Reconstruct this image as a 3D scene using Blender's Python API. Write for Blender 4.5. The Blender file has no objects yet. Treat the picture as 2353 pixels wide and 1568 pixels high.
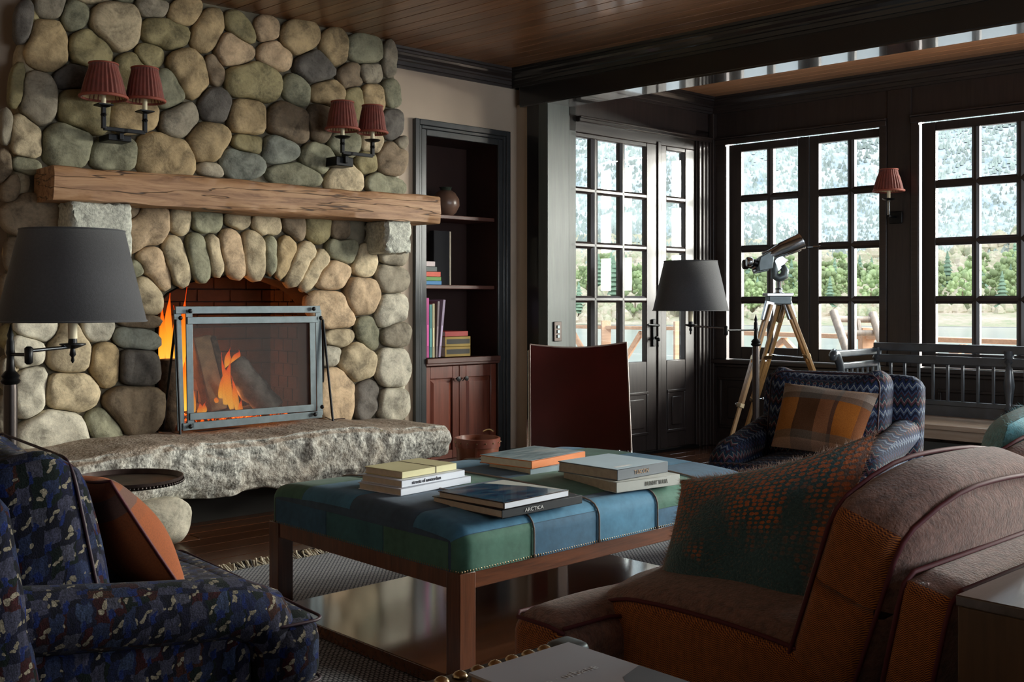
import bpy, bmesh, math, random
import numpy as np
from mathutils import Vector, Matrix, Euler
random.seed(7)
PI = math.pi
C = bpy.context.scene.collection
sc = bpy.context.scene

# ------------------------------------------------------------------ camera, sky, lights, exposure
CAM_H = 1.05; FPX = 2450.0; CX = 1176.5; HZ = 694.0
cd = bpy.data.cameras.new('camera'); cam = bpy.data.objects.new('camera', cd); C.objects.link(cam)
cam.location = (0, 0, CAM_H); cam.rotation_euler = (PI/2, 0, 0)
cd.sensor_width = 36; cd.sensor_fit = 'HORIZONTAL'; cd.lens = FPX/2353*36
cd.shift_y = -(784-HZ)/2353.0
cd.clip_end = 6000; cd.clip_start = 0.05
sc.camera = cam
sc.view_settings.view_transform = 'Standard'; sc.view_settings.look = 'None'
sc.view_settings.gamma = 1; sc.view_settings.use_curve_mapping = False
sc.view_settings.exposure = 0.3

w = bpy.data.worlds.new('sky'); sc.world = w; w.use_nodes = True
bg = w.node_tree.nodes['Background']; bg.inputs[0].default_value = (.86, .92, 1.0, 1); bg.inputs[1].default_value = 1.45
w.cycles.sampling_method = 'AUTOMATIC'

# room frames: R follows the fireplace wall (x right, y into the wall), W follows the window wall (x right, y outwards)
RM = Matrix.Rotation(math.atan2(.676, .737), 4, 'Z')
WM = Matrix.Translation((1.487, 7.86, 0)) @ Matrix.Rotation(math.atan2(-.682, .732), 4, 'Z')
ID = Matrix.Identity(4)

sd = bpy.data.lights.new('sun', 'SUN'); sd.energy = 1.7; sd.angle = .01; sd.color = (1, .95, .86)
sun = bpy.data.objects.new('sun', sd); C.objects.link(sun); sun.rotation_euler = (math.radians(48), 0, math.radians(18))

def area(name, M, loc, aim, sx, sy, power, col):
    d = bpy.data.lights.new(name, 'AREA'); d.shape = 'RECTANGLE'; d.size = sx; d.size_y = sy; d.energy = power; d.color = col
    o = bpy.data.objects.new(name, d); C.objects.link(o)
    p = M @ Vector(loc); q = M @ Vector(aim)
    o.location = p; o.rotation_euler = (q-p).to_track_quat('-Z', 'Y').to_euler()
    return o
# added fill lamp behind an unseen window opposite the fireplace
area('back_fill_lamp', RM, (3.5, -1.78, 1.35), (3.5, 3, 1.2), 3.8, 1.3, 70, (.86, .94, 1.0))
# daylight through the window wall, to the right of the frame, and the sky above the bay windows
area('east_window_daylight', WM, (6.2, 5.0, 2.7), (5.0, -1, 1.6), 5.4, 3.0, 4800, (1.0, .96, .89))
area('bay_window_skylight', WM, (1.9, 1.5, 3.5), (1.7, -2.0, .4), 4.2, 1.6, 190, (.84, .92, 1.0))

# ------------------------------------------------------------------ pixel helpers (a sight line cut with a real plane)
def at(u, v, d): return Vector(((u-CX)/FPX*d, d, CAM_H-(v-HZ)/FPX*d))
def on_z(u, v, z):
    d = (CAM_H-z)*FPX/(v-HZ); return at(u, v, d)
EXv = Vector((.737, .676, 0)); ENv = Vector((-.676, .737, 0))
def R2(p): q = RM.inverted() @ Vector(p); return q
def wallp(u, v, n):
    a = (u-CX)/FPX; d = n/(a*ENv.x+ENv.y); p = at(u, v, d); q = RM.inverted() @ p; return q
WNv = Vector((.682, .732, 0)); C1 = Vector((1.487, 7.86, 0))
def winp(u, v, y=0):
    a = (u-CX)/FPX; d = (y+C1.dot(WNv))/(a*WNv.x+WNv.y); return WM.inverted() @ at(u, v, d)

# ------------------------------------------------------------------ materials
def newmat(name):
    m = bpy.data.materials.new(name); m.use_nodes = True
    nt = m.node_tree; b = nt.nodes['Principled BSDF']
    return m, nt, b
def nd(nt, t, **k):
    n = nt.nodes.new(t)
    for a, b in k.items():
        if a.startswith('i_'):
            key = a[2:]; key = int(key) if key.isdigit() else key
            n.inputs[key].default_value = b
        else: setattr(n, a, b)
    return n
def coords(nt, scale=(1,1,1), kind='Object', rot=(0,0,0)):
    t = nd(nt, 'ShaderNodeTexCoord'); mp = nd(nt, 'ShaderNodeMapping')
    mp.inputs['Scale'].default_value = scale; mp.inputs['Rotation'].default_value = rot
    nt.links.new(t.outputs[kind], mp.inputs[0]); return mp.outputs[0]
def ramp(nt, fac, stops, const=False):
    r = nd(nt, 'ShaderNodeValToRGB'); e = r.color_ramp.elements
    if const: r.color_ramp.interpolation = 'CONSTANT'
    while len(e) < len(stops): e.new(.5)
    for i, (p, c) in enumerate(stops):
        e[i].position = p; e[i].color = (*c, 1) if len(c) == 3 else c
    nt.links.new(fac, r.inputs[0]); return r.outputs[0]
def mix(nt, fac, a, b, mode='MIX'):
    m = nd(nt, 'ShaderNodeMix', data_type='RGBA', blend_type=mode)
    for sock, val in ((m.inputs[0], fac), (m.inputs[6], a), (m.inputs[7], b)):
        if hasattr(val, 'is_output'): nt.links.new(val, sock)
        elif isinstance(val, (int, float)): sock.default_value = val
        else: sock.default_value = (*val, 1)
    return m.outputs[2]
def mth(nt, op, a, b=None, c=None):
    m = nd(nt, 'ShaderNodeMath', operation=op)
    for i, val in enumerate((a, b, c)):
        if val is None: continue
        if hasattr(val, 'is_output'): nt.links.new(val, m.inputs[i])
        else: m.inputs[i].default_value = val
    return m.outputs[0]
def noise(nt, vec, scale, detail=3, rough=.55, dist=0):
    n = nd(nt, 'ShaderNodeTexNoise'); n.inputs['Scale'].default_value = scale; n.inputs['Detail'].default_value = detail
    n.inputs['Roughness'].default_value = rough; n.inputs['Distortion'].default_value = dist
    nt.links.new(vec, n.inputs['Vector']); return n.outputs['Fac']
def bump(nt, b, h, strength=.3, dist=.01):
    n = nd(nt, 'ShaderNodeBump'); n.inputs['Strength'].default_value = strength; n.inputs['Distance'].default_value = dist
    nt.links.new(h, n.inputs['Height']); nt.links.new(n.outputs[0], b.inputs['Normal'])
def plain(name, col, rough=.5, metal=0, var=.12, sc_=8, bmp=0, bs=60, coat=0, sheen=0, rnd=0, spec=.5):
    m, nt, b = newmat(name)
    v = coords(nt); f = noise(nt, v, sc_)
    lo = tuple(c*(1-var) for c in col); hi = tuple(min(1, c*(1+var)) for c in col)
    c = ramp(nt, f, [(.3, lo), (.7, hi)])
    if rnd:
        oi = nd(nt, 'ShaderNodeObjectInfo'); k = mth(nt, 'MULTIPLY_ADD', oi.outputs['Random'], 2*rnd, 1-rnd)
        c = mix(nt, 1.0, c, mth_rgb(nt, k), 'MULTIPLY')
    nt.links.new(c, b.inputs['Base Color'])
    b.inputs['Roughness'].default_value = rough; b.inputs['Metallic'].default_value = metal
    b.inputs['Coat Weight'].default_value = coat; b.inputs['Coat Roughness'].default_value = .15
    b.inputs['Sheen Weight'].default_value = sheen; b.inputs['Specular IOR Level'].default_value = spec
    if bmp: bump(nt, b, noise(nt, v, bs, 5), bmp, .004)
    return m
def mth_rgb(nt, k):
    c = nd(nt, 'ShaderNodeCombineColor')
    for i in range(3): nt.links.new(k, c.inputs[i])
    return c.outputs[0]
def wood(name, c1, c2, axis=0, rough=.35, coat=.0, rnd=.25, scale=1.0, bmp=.15):
    m, nt, b = newmat(name)
    s = [14*scale]*3; s[axis] = 1.1*scale
    oi = nd(nt, 'ShaderNodeObjectInfo')
    v = coords(nt, tuple(s))
    add = nd(nt, 'ShaderNodeVectorMath', operation='ADD'); nt.links.new(v, add.inputs[0])
    off = nd(nt, 'ShaderNodeCombineXYZ'); 
    for i in range(3): nt.links.new(mth(nt, 'MULTIPLY', oi.outputs['Random'], 37.0+i*11), off.inputs[i])
    nt.links.new(off.outputs[0], add.inputs[1]); v = add.outputs[0]
    f = noise(nt, v, 1.5, 6, .6, 1.2); f2 = noise(nt, v, 7, 4, .6, .3)
    f = mth(nt, 'MULTIPLY_ADD', f2, .4, mth(nt, 'MULTIPLY', f, .7))
    c = ramp(nt, f, [(.35, c1), (.75, c2)])
    k = mth(nt, 'MULTIPLY_ADD', oi.outputs['Random'], 2*rnd, 1-rnd)
    c = mix(nt, 1.0, c, mth_rgb(nt, k), 'MULTIPLY')
    nt.links.new(c, b.inputs['Base Color']); b.inputs['Roughness'].default_value = rough
    b.inputs['Coat Weight'].default_value = coat; b.inputs['Coat Roughness'].default_value = .12
    if bmp: bump(nt, b, f, bmp, .003)
    return m
def emit(name, col, strength):
    m, nt, b = newmat(name); b.inputs['Base Color'].default_value = (*col, 1)
    b.inputs['Emission Color'].default_value = (*col, 1); b.inputs['Emission Strength'].default_value = strength
    return m

dark_wood = wood('dark_stained_wood', (.016, .011, .010), (.038, .026, .023), 2, .42, .12, .08, 1, .1)
dark_wood_h = wood('dark_stained_wood_rail', (.016, .011, .010), (.038, .026, .023), 0, .36, .2, .08, 1, .1)
pilaster_m = wood('daylit_pilaster_wood', (.062, .072, .066), (.10, .115, .105), 2, .5, .0, .05, 1, .1)  # grey-green of the window light is put into the wood colour
black_wood = plain('black_beam_wood', (.007, .0065, .0065), .3, coat=.45, sc_=5)
black_wood.node_tree.nodes['Principled BSDF'].inputs['Coat Roughness'].default_value = .06
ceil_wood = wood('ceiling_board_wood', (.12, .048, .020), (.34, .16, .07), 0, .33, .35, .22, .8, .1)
bay_wood = wood('bay_ceiling_board_wood', (.40, .19, .09), (.62, .34, .18), 0, .4, .1, .15, .8, .1)  # paler than the room boards: outdoor bounce light put into the colour
floor_wood = wood('floor_board_wood', (.04, .013, .006), (.12, .045, .018), 0, .25, .4, .3, 1, .1)
cherry = wood('cherry_wood', (.11, .026, .014), (.22, .06, .034), 2, .3, .5, .06, 1, .08)
cherry_h = wood('cherry_shelf_wood', (.07, .022, .014), (.14, .05, .034), 0, .5, .0, .06, 1, .08)
dark_inside = plain('bookcase_lining', (.03, .009, .006), .5)
oak_m = wood('ottoman_oak', (.065, .018, .006), (.19, .058, .020), 2, .32, .3, .05, 1.4, .2)
oak_h = wood('ottoman_oak_rail', (.065, .018, .006), (.19, .058, .020), 0, .32, .3, .05, 1.4, .2)
shelf_m = wood('ottoman_shelf_oak', (.065, .024, .010), (.15, .058, .026), 0, .10, .9, .03, .7, .04)
plaster = plain('beige_plaster', (.44, .35, .27), .8, var=.05, sc_=3, bmp=.08, bs=40)
iron = plain('black_iron', (.015, .015, .016), .4, .7, var=.2)
steel = plain('brushed_grey_steel', (.15, .18, .19), .42, .7, var=.15, sc_=20)
chrome = plain('polished_chrome', (.42, .44, .46), .24, 1, var=.08)
brass_m = plain('aged_brass', (.55, .42, .25), .3, 1, var=.2, sc_=40)
bronze = plain('dark_bronze', (.05, .04, .036), .35, .8, var=.15)
cream = plain('cream_candle_sleeve', (.72, .62, .42), .5, var=.04)
ebony = plain('charcoal_linen_shade', (.055, .055, .060), .9, var=.12, sc_=150, bmp=.2, bs=300, sheen=.2)
red_pleat = plain('dark_red_pleated_silk', (.19, .038, .024), .7, var=.2, sc_=30, sheen=.3)
red_trim = plain('red_shade_trim', (.27, .06, .035), .7, var=.1, sc_=30)
shade_in = plain('cream_shade_lining', (.62, .45, .25), .8, var=.05)
# ------------------------------------------------------------------ mesh builder
class MB:
    def __init__(s): s.v = []; s.f = []; s.side = set()
    def add(s, vs, fs):
        o = len(s.v); s.v += [Vector(p) for p in vs]; s.f += [tuple(i+o for i in q) for q in fs]; return s
    def box(s, a, b):
        (x0, y0, z0), (x1, y1, z1) = a, b
        if x0 > x1: x0, x1 = x1, x0
        if y0 > y1: y0, y1 = y1, y0
        if z0 > z1: z0, z1 = z1, z0
        return s.add([(x0,y0,z0),(x1,y0,z0),(x1,y1,z0),(x0,y1,z0),(x0,y0,z1),(x1,y0,z1),(x1,y1,z1),(x0,y1,z1)],
              [(0,3,2,1),(4,5,6,7),(0,1,5,4),(1,2,6,5),(2,3,7,6),(3,0,4,7)])
    def obox(s, c, size, R):
        c = Vector(c); m = MB().box([-k/2 for k in size], [k/2 for k in size])
        return s.add([c + R @ p for p in m.v], m.f)
    def bar(s, p, q, w_, h_, up=(0,0,1)):
        p = Vector(p); q = Vector(q); d = (q-p); L = d.length; d.normalize(); up = Vector(up)
        x = d.cross(up)
        if x.length < 1e-4: x = d.cross(Vector((1,0,0)))
        x.normalize(); y = x.cross(d).normalized()
        R = Matrix((x, d, y)).transposed()
        return s.obox((p+q)/2, (w_, L, h_), R)
    def tube(s, path, r, seg=8, closed=False, caps=True):
        path = [Vector(p) for p in path]; n = len(path)
        rr = r if isinstance(r, (list, tuple)) else [r]*n
        prev = None; o = len(s.v); rings = []
        for i, p in enumerate(path):
            if closed: t = path[(i+1) % n]-path[i-1]
            else: t = path[min(i+1, n-1)]-path[max(i-1, 0)]
            t.normalize()
            if prev is None:
                x = t.orthogonal().normalized()
            else:
                x = prev - t*prev.dot(t)
                if x.length < 1e-6: x = t.orthogonal()
                x.normalize()
            prev = x; y = t.cross(x)
            for k in range(seg):
                a = 2*PI*k/seg; s.v.append(p + (x*math.cos(a)+y*math.sin(a))*rr[i])
        m = n if closed else n-1
        for i in range(m):
            j = (i+1) % n
            for k in range(seg):
                k2 = (k+1) % seg
                s.f.append((o+i*seg+k, o+i*seg+k2, o+j*seg+k2, o+j*seg+k))
        if not closed and caps:
            s.f.append(tuple(o+k for k in range(seg))[::-1]); s.f.append(tuple(o+(n-1)*seg+k for k in range(seg)))
        return s
    def lathe(s, c, prof, seg=24, R=None, caps=True, wob=None):
        c = Vector(c); o = len(s.v)
        for i, (r, z) in enumerate(prof):
            for k in range(seg):
                a = 2*PI*k/seg; q = r*(1 if wob is None else wob(k, i)); p = Vector((q*math.cos(a), q*math.sin(a), z))
                s.v.append(c + (R @ p if R else p))
        for i in range(len(prof)-1):
            for k in range(seg):
                k2 = (k+1) % seg
                s.f.append((o+i*seg+k, o+i*seg+k2, o+(i+1)*seg+k2, o+(i+1)*seg+k))
        if caps:
            s.f.append(tuple(o+k for k in range(seg))[::-1]); s.f.append(tuple(o+(len(prof)-1)*seg+k for k in range(seg)))
        return s
    def ball(s, c, r, seg=12, sc3=(1,1,1), R=None):
        prof = [(math.sin(PI*i/8)*1.0, -math.cos(PI*i/8)) for i in range(9)]
        m = MB().lathe((0,0,0), [(max(a, .001), b) for a, b in prof], seg)
        c = Vector(c)
        vs = [Vector((p.x*r*sc3[0], p.y*r*sc3[1], p.z*r*sc3[2])) for p in m.v]
        if R: vs = [R @ p for p in vs]
        return s.add([c+p for p in vs], m.f)
    def prism(s, poly, fn, lo, hi):
        """poly 2-D points; fn(a, b, h) -> 3-D point"""
        n = len(poly); vs = [fn(a, b, lo) for a, b in poly]+[fn(a, b, hi) for a, b in poly]
        fs = [tuple(range(n))[::-1], tuple(range(n, 2*n))]+[(i, (i+1) % n, n+(i+1) % n, n+i) for i in range(n)]
        return s.add(vs, fs)
    def grid(s, fn, nu, nv, closeu=False):
        o = len(s.v)
        for j in range(nv+1):
            for i in range(nu+1): s.v.append(Vector(fn(i/nu, j/nv)))
        for j in range(nv):
            for i in range(nu):
                a = o+j*(nu+1)+i; s.f.append((a, a+1, a+nu+2, a+nu+1))
        return s
    def cushion(s, c, size, r, puff=(0,0,0), R=None, n=8, pinch=0, noise_=0):
        """box with soft rounded edges, faces swelling by puff"""
        c = Vector(c); h = [k/2 for k in size]; idx = {}; vs = []; fs = []
        def pt(i, j, k):
            key = (i, j, k)
            if key in idx: return idx[key]
            t = [2*q/n-1 for q in key]
            t = [math.sin(q*PI/2)*.35+q*.65 for q in t]
            p = [t[a]*h[a] for a in range(3)]
            inner = [max(-(h[a]-r), min(h[a]-r, p[a])) for a in range(3)]
            d = Vector([p[a]-inner[a] for a in range(3)])
            if d.length > 1e-9:
                m = max(abs(q) for q in d); d = d.normalized()*m
            q = Vector(inner)+d
            for a in range(3):
                b1, b2 = (a+1) % 3, (a+2) % 3
                w_ = (1-t[b1]**2)*(1-t[b2]**2)
                q[a] += t[a]*puff[a]*max(0, w_)**.75
            if pinch:
                for a in (0, 2):
                    pass
            if noise_:
                q += Vector([math.sin(q.x*19+q.z*23+a*2)*math.sin(q.y*17+q.z*9+a) for a in range(3)])*noise_
            idx[key] = len(vs); vs.append(c+(R @ q if R else q)); return idx[key]
        for a in range(3):
            b1, b2 = (a+1) % 3, (a+2) % 3
            for side in (0, n):
                for i in range(n):
                    for j in range(n):
                        def K(x, y):
                            k = [0,0,0]; k[a] = side; k[b1] = x; k[b2] = y; return pt(*k)
                        q = (K(i,j), K(i+1,j), K(i+1,j+1), K(i,j+1))
                        if a == 0: s.side.add(len(s.f)+len(fs))
                        fs.append(q if side else q[::-1])
        return s.add(vs, fs)
    def xf(s, M):
        s.v = [M @ p for p in s.v]; return s
    def build(s, name, mat, parent=None, smooth=False, bevel=0, kind=None, M=None, uv=None, seg=2, label=None, mat2=None):
        """vertices are in the frame of the parent thing (or of M when top-level)"""
        off = parent['_off'] if parent is not None and '_off' in parent else (0,0,0)
        off = Vector(off)
        me = bpy.data.meshes.new(name)
        me.from_pydata([tuple(p-off) for p in s.v], [], s.f)
        if mat: me.materials.append(mat)
        if uv is not None:
            l = me.uv_layers.new()
            for lp in me.loops: l.data[lp.index].uv = uv[lp.vertex_index]
        me.update()
        if mat2:
            me.materials.append(mat2)
            for i in s.side: me.polygons[i].material_index = 1
        bm = bmesh.new(); bm.from_mesh(me); bmesh.ops.recalc_face_normals(bm, faces=bm.faces); bm.to_mesh(me); bm.free()
        if smooth:
            for p in me.polygons: p.use_smooth = True
            if smooth != 'all':
                try: me.set_sharp_from_angle(angle=math.radians(50))
                except Exception: pass
        o = bpy.data.objects.new(name, me); C.objects.link(o)
        if parent is not None:
            o.parent = parent
            if '_sub' in o: pass
            o['_off'] = list(off)
        else:
            if M is not None: o.matrix_world = M
        if kind: o['kind'] = kind
        if label: o['label'] = label
        if bevel:
            b = o.modifiers.new('bevel', 'BEVEL'); b.width = bevel; b.segments = seg; b.limit_method = 'ANGLE'; b.angle_limit = math.radians(35)
            if not smooth:
                for p in me.polygons: p.use_smooth = True
                try: me.set_sharp_from_angle(angle=math.radians(35))
                except Exception: pass
        return o
def thing(name, label, cat, M=ID, loc=(0,0,0), group=None, kind=None):
    o = bpy.data.objects.new(name, None); C.objects.link(o); o.empty_display_size = .1
    o.matrix_world = M @ Matrix.Translation(loc); o['_off'] = list(loc)
    if kind: o['kind'] = kind
    if label: o['label'] = label
    if cat: o['category'] = cat
    if group: o['group'] = group
    return o
def tag(o, label, cat, group=None):
    o['label'] = label; o['category'] = cat
    if group: o['group'] = group
    return o
def struct(name, mb, mat, M=ID, bevel=0): return mb.build(name, mat, None, bevel=bevel, kind='structure', M=M)
def dup(o, parent, off=None):
    c = o.copy(); C.objects.link(c); c.parent = parent; return c
def text(body, size, mat, parent, M, name='title', ext=.0006, sx=1.0):
    cu = bpy.data.curves.new(name, 'FONT'); cu.body = body; cu.size = size; cu.extrude = ext; cu.align_x = 'CENTER'; cu.align_y = 'CENTER'
    cu.materials.append(mat)
    tmp = bpy.data.objects.new('tmp', cu); me = bpy.data.meshes.new_from_object(tmp); bpy.data.objects.remove(tmp)
    o = bpy.data.objects.new(name, me); C.objects.link(o); o.parent = parent
    off = Vector(parent['_off'])
    o.matrix_local = Matrix.Translation(-off) @ M @ Matrix.Diagonal((sx, 1, 1, 1))
    return o
def basis(o, x, y, z): 
    m = Matrix((x, y, z)).transposed().to_4x4(); m.translation = o; return m
# ------------------------------------------------------------------ structure: shell
ZC = 2.545
glass, nt, b = newmat('window_glass')
nt.nodes.remove(b)
out = nt.nodes['Material Output']; tr = nd(nt, 'ShaderNodeBsdfTransparent'); gl = nd(nt, 'ShaderNodeBsdfGlossy'); gl.inputs['Roughness'].default_value = .01
lw = nd(nt, 'ShaderNodeLayerWeight'); lw.inputs[0].default_value = .5
frp = mth(nt, 'MULTIPLY_ADD', mth(nt, 'POWER', lw.outputs['Facing'], 5.0), .92, .045); mx = nd(nt, 'ShaderNodeMixShader')
nt.links.new(frp, mx.inputs[0]); nt.links.new(tr.outputs[0], mx.inputs[1]); nt.links.new(gl.outputs[0], mx.inputs[2]); nt.links.new(mx.outputs[0], out.inputs[0])
tr.inputs[0].default_value = (.95, .97, .96, 1)

shell = plain('outer_shell', (.2, .18, .15), .8)
# floor and its boards
fl = struct('floor', MB().box((-1.7, -1.8, -.3), (7.6, 5.3, -.014)), shell, RM)
k = 0
base = None
for i in range(27):
    n0 = 1.55+i*.13
    for j in range(4):
        s0 = -.6+j*1.9+((i*7) % 5)*.22
        if base is None:
            base = MB().box((0, 0, -.013), (1.895, .126, 0)).build('plank', floor_wood, fl, bevel=.002)
            base['_off'] = [0,0,0]; base.location = (s0, n0, 0); continue
        c = dup(base, fl); c.location = (s0, n0, 0)
struct('floor_rest', MB().box((-1.6, -1.7, -.013), (7.5, 1.545, 0)), floor_wood, RM)

# ceiling with boards running along the beam
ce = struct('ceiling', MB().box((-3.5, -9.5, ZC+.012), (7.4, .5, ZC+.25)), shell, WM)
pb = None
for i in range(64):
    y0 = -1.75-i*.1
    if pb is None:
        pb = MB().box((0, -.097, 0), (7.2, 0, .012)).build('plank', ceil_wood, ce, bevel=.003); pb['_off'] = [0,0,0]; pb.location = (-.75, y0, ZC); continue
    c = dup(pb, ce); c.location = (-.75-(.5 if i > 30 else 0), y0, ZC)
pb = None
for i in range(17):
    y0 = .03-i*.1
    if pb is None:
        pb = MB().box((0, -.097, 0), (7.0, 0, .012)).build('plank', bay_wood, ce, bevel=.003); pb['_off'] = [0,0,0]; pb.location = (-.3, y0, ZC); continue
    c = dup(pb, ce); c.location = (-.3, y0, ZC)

# walls
m = MB().box((-1.6, 5.091, 0), (2.1, 5.22, 2.6)).box((2.1, 5.091, 1.35), (3.25, 5.22, 2.6)).box((3.25, 5.091, 0), (3.90, 5.22, 2.6))
m.box((3.90, 5.091, 2.10), (4.59, 5.22, 2.6)).box((4.59, 5.091, 0), (4.80, 5.22, 2.6))
m.box((-1.6, 5.6, -.1), (4.9, 5.75, 2.6)).box((2.1, 5.22, .9), (2.16, 5.6, 2.6)).box((4.78, 4.99, 0), (4.9, 5.7, 2.6)).box((4.71, 4.88, 0), (4.80, 5.1, 2.33))
struct('wall_north', m, plaster, RM)
struct('wall_west', MB().box((-1.7, -1.8, 0), (-1.55, 5.7, 2.6)), plaster, RM)
wb = struct('wall_south', MB().box((-1.6, -1.8, 0), (1.5, -1.6, 2.6)).box((5.5, -1.8, 0), (8.2, -1.6, 2.6)).box((1.5, -1.8, 0), (5.5, -1.6, .62)).box((1.5, -1.8, 2.08), (5.5, -1.6, 2.6)), dark_wood, RM)
bars = MB()
for i in range(11):
    x = 1.5+i*.4; t = .09 if i in (0, 3, 5, 7, 10) else .03
    bars.box((x-t/2, -1.72, .62), (x+t/2, -1.68, 2.08))
for z in (.62, .98, 1.35, 1.72, 2.08): bars.box((1.5, -1.715, z-.02), (5.5, -1.685, z+.02))
struct('added_back_window', bars, dark_wood, RM)  # unseen window, its bars added to shape reflections of the fill lamp

# beam, post and pilaster between the room and the bay
m = MB().box((-.375, -1.711, 2.31), (6.6, -1.51, ZC+.02))
struct('beam', m, black_wood, WM, bevel=.004)
gloss = plain('glossy_soffit_paint', (.012, .012, .012), .2, coat=1); gloss.node_tree.nodes['Principled BSDF'].inputs['Coat Roughness'].default_value = .05; gloss.node_tree.nodes['Principled BSDF'].inputs['Coat IOR'].default_value = 1.7
struct('trim_17', MB().box((-.37, -1.708, 2.302), (6.6, -1.513, 2.31)), gloss, WM)
struct('trim_1', MB().box((-.319, -1.70, 0), (-.15, -1.53, 2.31)), black_wood, WM, bevel=.004)
m = MB().box((4.693, 4.787, 0), (4.888, 4.87, 2.31)).box((4.80, 4.86, 0), (4.888, 5.1, 2.31)).box((4.888, 4.80, 0), (4.965, 5.0, 2.31))
struct('trim_2', m, pilaster_m, RM, bevel=.004)

def crown(name, M, x0, x1, y0, sgn, mat=dark_wood_h, z=ZC, k=1.0):
    pr = [(0,-.115),(.012,-.115),(.014,-.1),(.022,-.097),(.026,-.075),(.034,-.07),(.036,-.06),(.05,-.045),(.056,-.032),(.062,-.03),(.064,-.018),(.075,-.014),(.078,0),(0,0)]
    mb = MB().prism([(y0+sgn*a*k, z+c*k) for a, c in pr], lambda a, c, h: (h, a, c), x0, x1)
    return struct(name, mb, mat, M)
crown('trim_3', RM, 3.62, 4.72, 5.091, -1)
crown('trim_4', WM, -.42, 6.4, -1.711, -1, black_wood)
crown('trim_5', WM, 0, 6.3, 0, -1)
crown('trim_6', RM, 4.75, 6.41, 4.80, -1)
crown('trim_7', WM, -.2, 6.3, -1.51, 1)

# window wall (east)
m = MB().box((-.1, 0, 0), (6.4, .15, .60)).box((-.1, 0, 2.235), (6.5, .15, 2.6)).box((-.1, 0, .6), (.075, .15, 2.24))
m.box((1.30, 0, .6), (1.50, .15, 2.24)).box((3.42, 0, .6), (3.62, .15, 2.24)).box((5.5, 0, .6), (6.5, .15, 2.24))
we = struct('wall_east', m, dark_wood, WM)
struct('trim_8', MB().box((-.02, -.06, .60), (6.4, .10, .632)).box((-.02, -.035, .575), (6.4, 0, .60)), dark_wood_h, WM, bevel=.006)
def panel_frames(M, name, x0, x1, z0, z1, y, cnt, mat, depth=.012):
    wd = (x1-x0)/cnt; mb = MB()
    for i in range(cnt):
        a = x0+i*wd+.05; c = x0+(i+1)*wd-.05
        mb.box((a, y-depth, z0), (c, y, z0+.02)).box((a, y-depth, z1-.02), (c, y, z1)).box((a, y-depth, z0+.02), (a+.02, y, z1-.02)).box((c-.02, y-depth, z0+.02), (c, y, z1-.02))
        mb.box((a+.07, y-.008, z0+.07), (c-.07, y, z1-.07))
    return struct(name, mb, mat, M, bevel=.004)
panel_frames(WM, 'trim_9', .0, 5.6, .13, .50, 0, 7, dark_wood)
struct('baseboard_east', MB().box((0, -.018, 0), (6.3, 0, .10)), dark_wood_h, WM, bevel=.005)
# casings round the windows
m = MB()
for a, c in ((.0, .11), (1.27, 1.32), (1.48, 1.53), (3.40, 3.45), (3.6, 3.66), (5.45, 5.52)):
    m.box((a, -.022, .632), (c, 0, 2.24))
m.box((0, -.03, 2.195), (1.32, 0, 2.235)).box((1.48, -.03, 2.195), (3.45, 0, 2.235)).box((3.6, -.03, 2.195), (5.5, 0, 2.235))
m.box((0, -.04, 2.235), (1.32, 0, 2.248)).box((1.48, -.04, 2.235), (3.45, 0, 2.248))
struct('trim_10', m, dark_wood_h, WM, bevel=.004)
# pier face has an engaged flat board
struct('trim_11', MB().box((1.32, -.012, .632), (1.48, 0, 2.43)), dark_wood, WM, bevel=.004)
struct('trim_12', MB().box((-.012, -.05, .0), (.03, 0, 2.43)), dark_wood, WM, bevel=.006)

def sash(par, x0, x1, z0, z1, cols, rows, y0, y1, mw=.05):
    """one glazed leaf: stiles and rails in one mesh, each bar and pane its own sub-part"""
    gx0, gx1 = cols[0][0], cols[-1][1]; gz0, gz1 = rows[0][0], rows[-1][1]
    m = MB().box((x0, y0, z0), (gx0, y1, z1)).box((gx1, y0, z0), (x1, y1, z1)).box((gx0, y0, z0), (gx1, y1, gz0)).box((gx0, y0, gz1), (gx1, y1, z1))
    s_ = m.build('sash', dark_wood, par, bevel=.005)
    ym = (y0+y1)/2
    for a, c in zip(cols[:-1], cols[1:]):
        xa, xb = a[1], c[0]; xm = (xa+xb)/2
        MB().prism([(xa, y0+.012), (xm-.008, y0), (xm+.008, y0), (xb, y0+.012), (xb, y1), (xa, y1)], lambda p, q, h: (p, q, h), gz0, gz1).build('muntin', dark_wood, s_)
    for a, c in zip(rows[:-1], rows[1:]):
        za, zb = a[1], c[0]; zm = (za+zb)/2
        MB().prism([(za, y0+.012), (zm-.008, y0), (zm+.008, y0), (zb, y0+.012), (zb, y1), (za, y1)], lambda p, q, h: (h, q, p), gx0, gx1).build('muntin', dark_wood_h, s_)
    for a in cols:
        for c in rows:
            MB().box((a[0]-.004, ym-.002, c[0]-.004), (a[1]+.004, ym+.002, c[1]+.004)).build('pane', glass, s_)
    return s_
rows_w = [(.724, 1.038), (1.088, 1.409), (1.459, 1.775), (1.825, 2.14)]
w1 = thing('window_1', None, None, WM, (.1, 0, .632), kind='structure')
s1 = sash(w1, .11, .745, .635, 2.195, [(.212, .414), (.465, .661)], rows_w, .03, .075)
s2 = sash(w1, .75, 1.33, .635, 2.195, [(.818, 1.023), (1.072, 1.274)], rows_w, .03, .075)
MB().tube([(.745, .02, 1.43), (.79, .01, 1.43), (.84, .015, 1.43)], .007).build('window_catch', chrome, w1)
w2 = thing('window_2', None, None, WM, (1.5, 0, .632), kind='structure')
c2 = [(1.619, 1.84), (1.887, 2.104), (2.149, 2.37)]
sash(w2, 1.53, 2.455, .635, 2.195, c2, rows_w, .03, .075)
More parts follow.
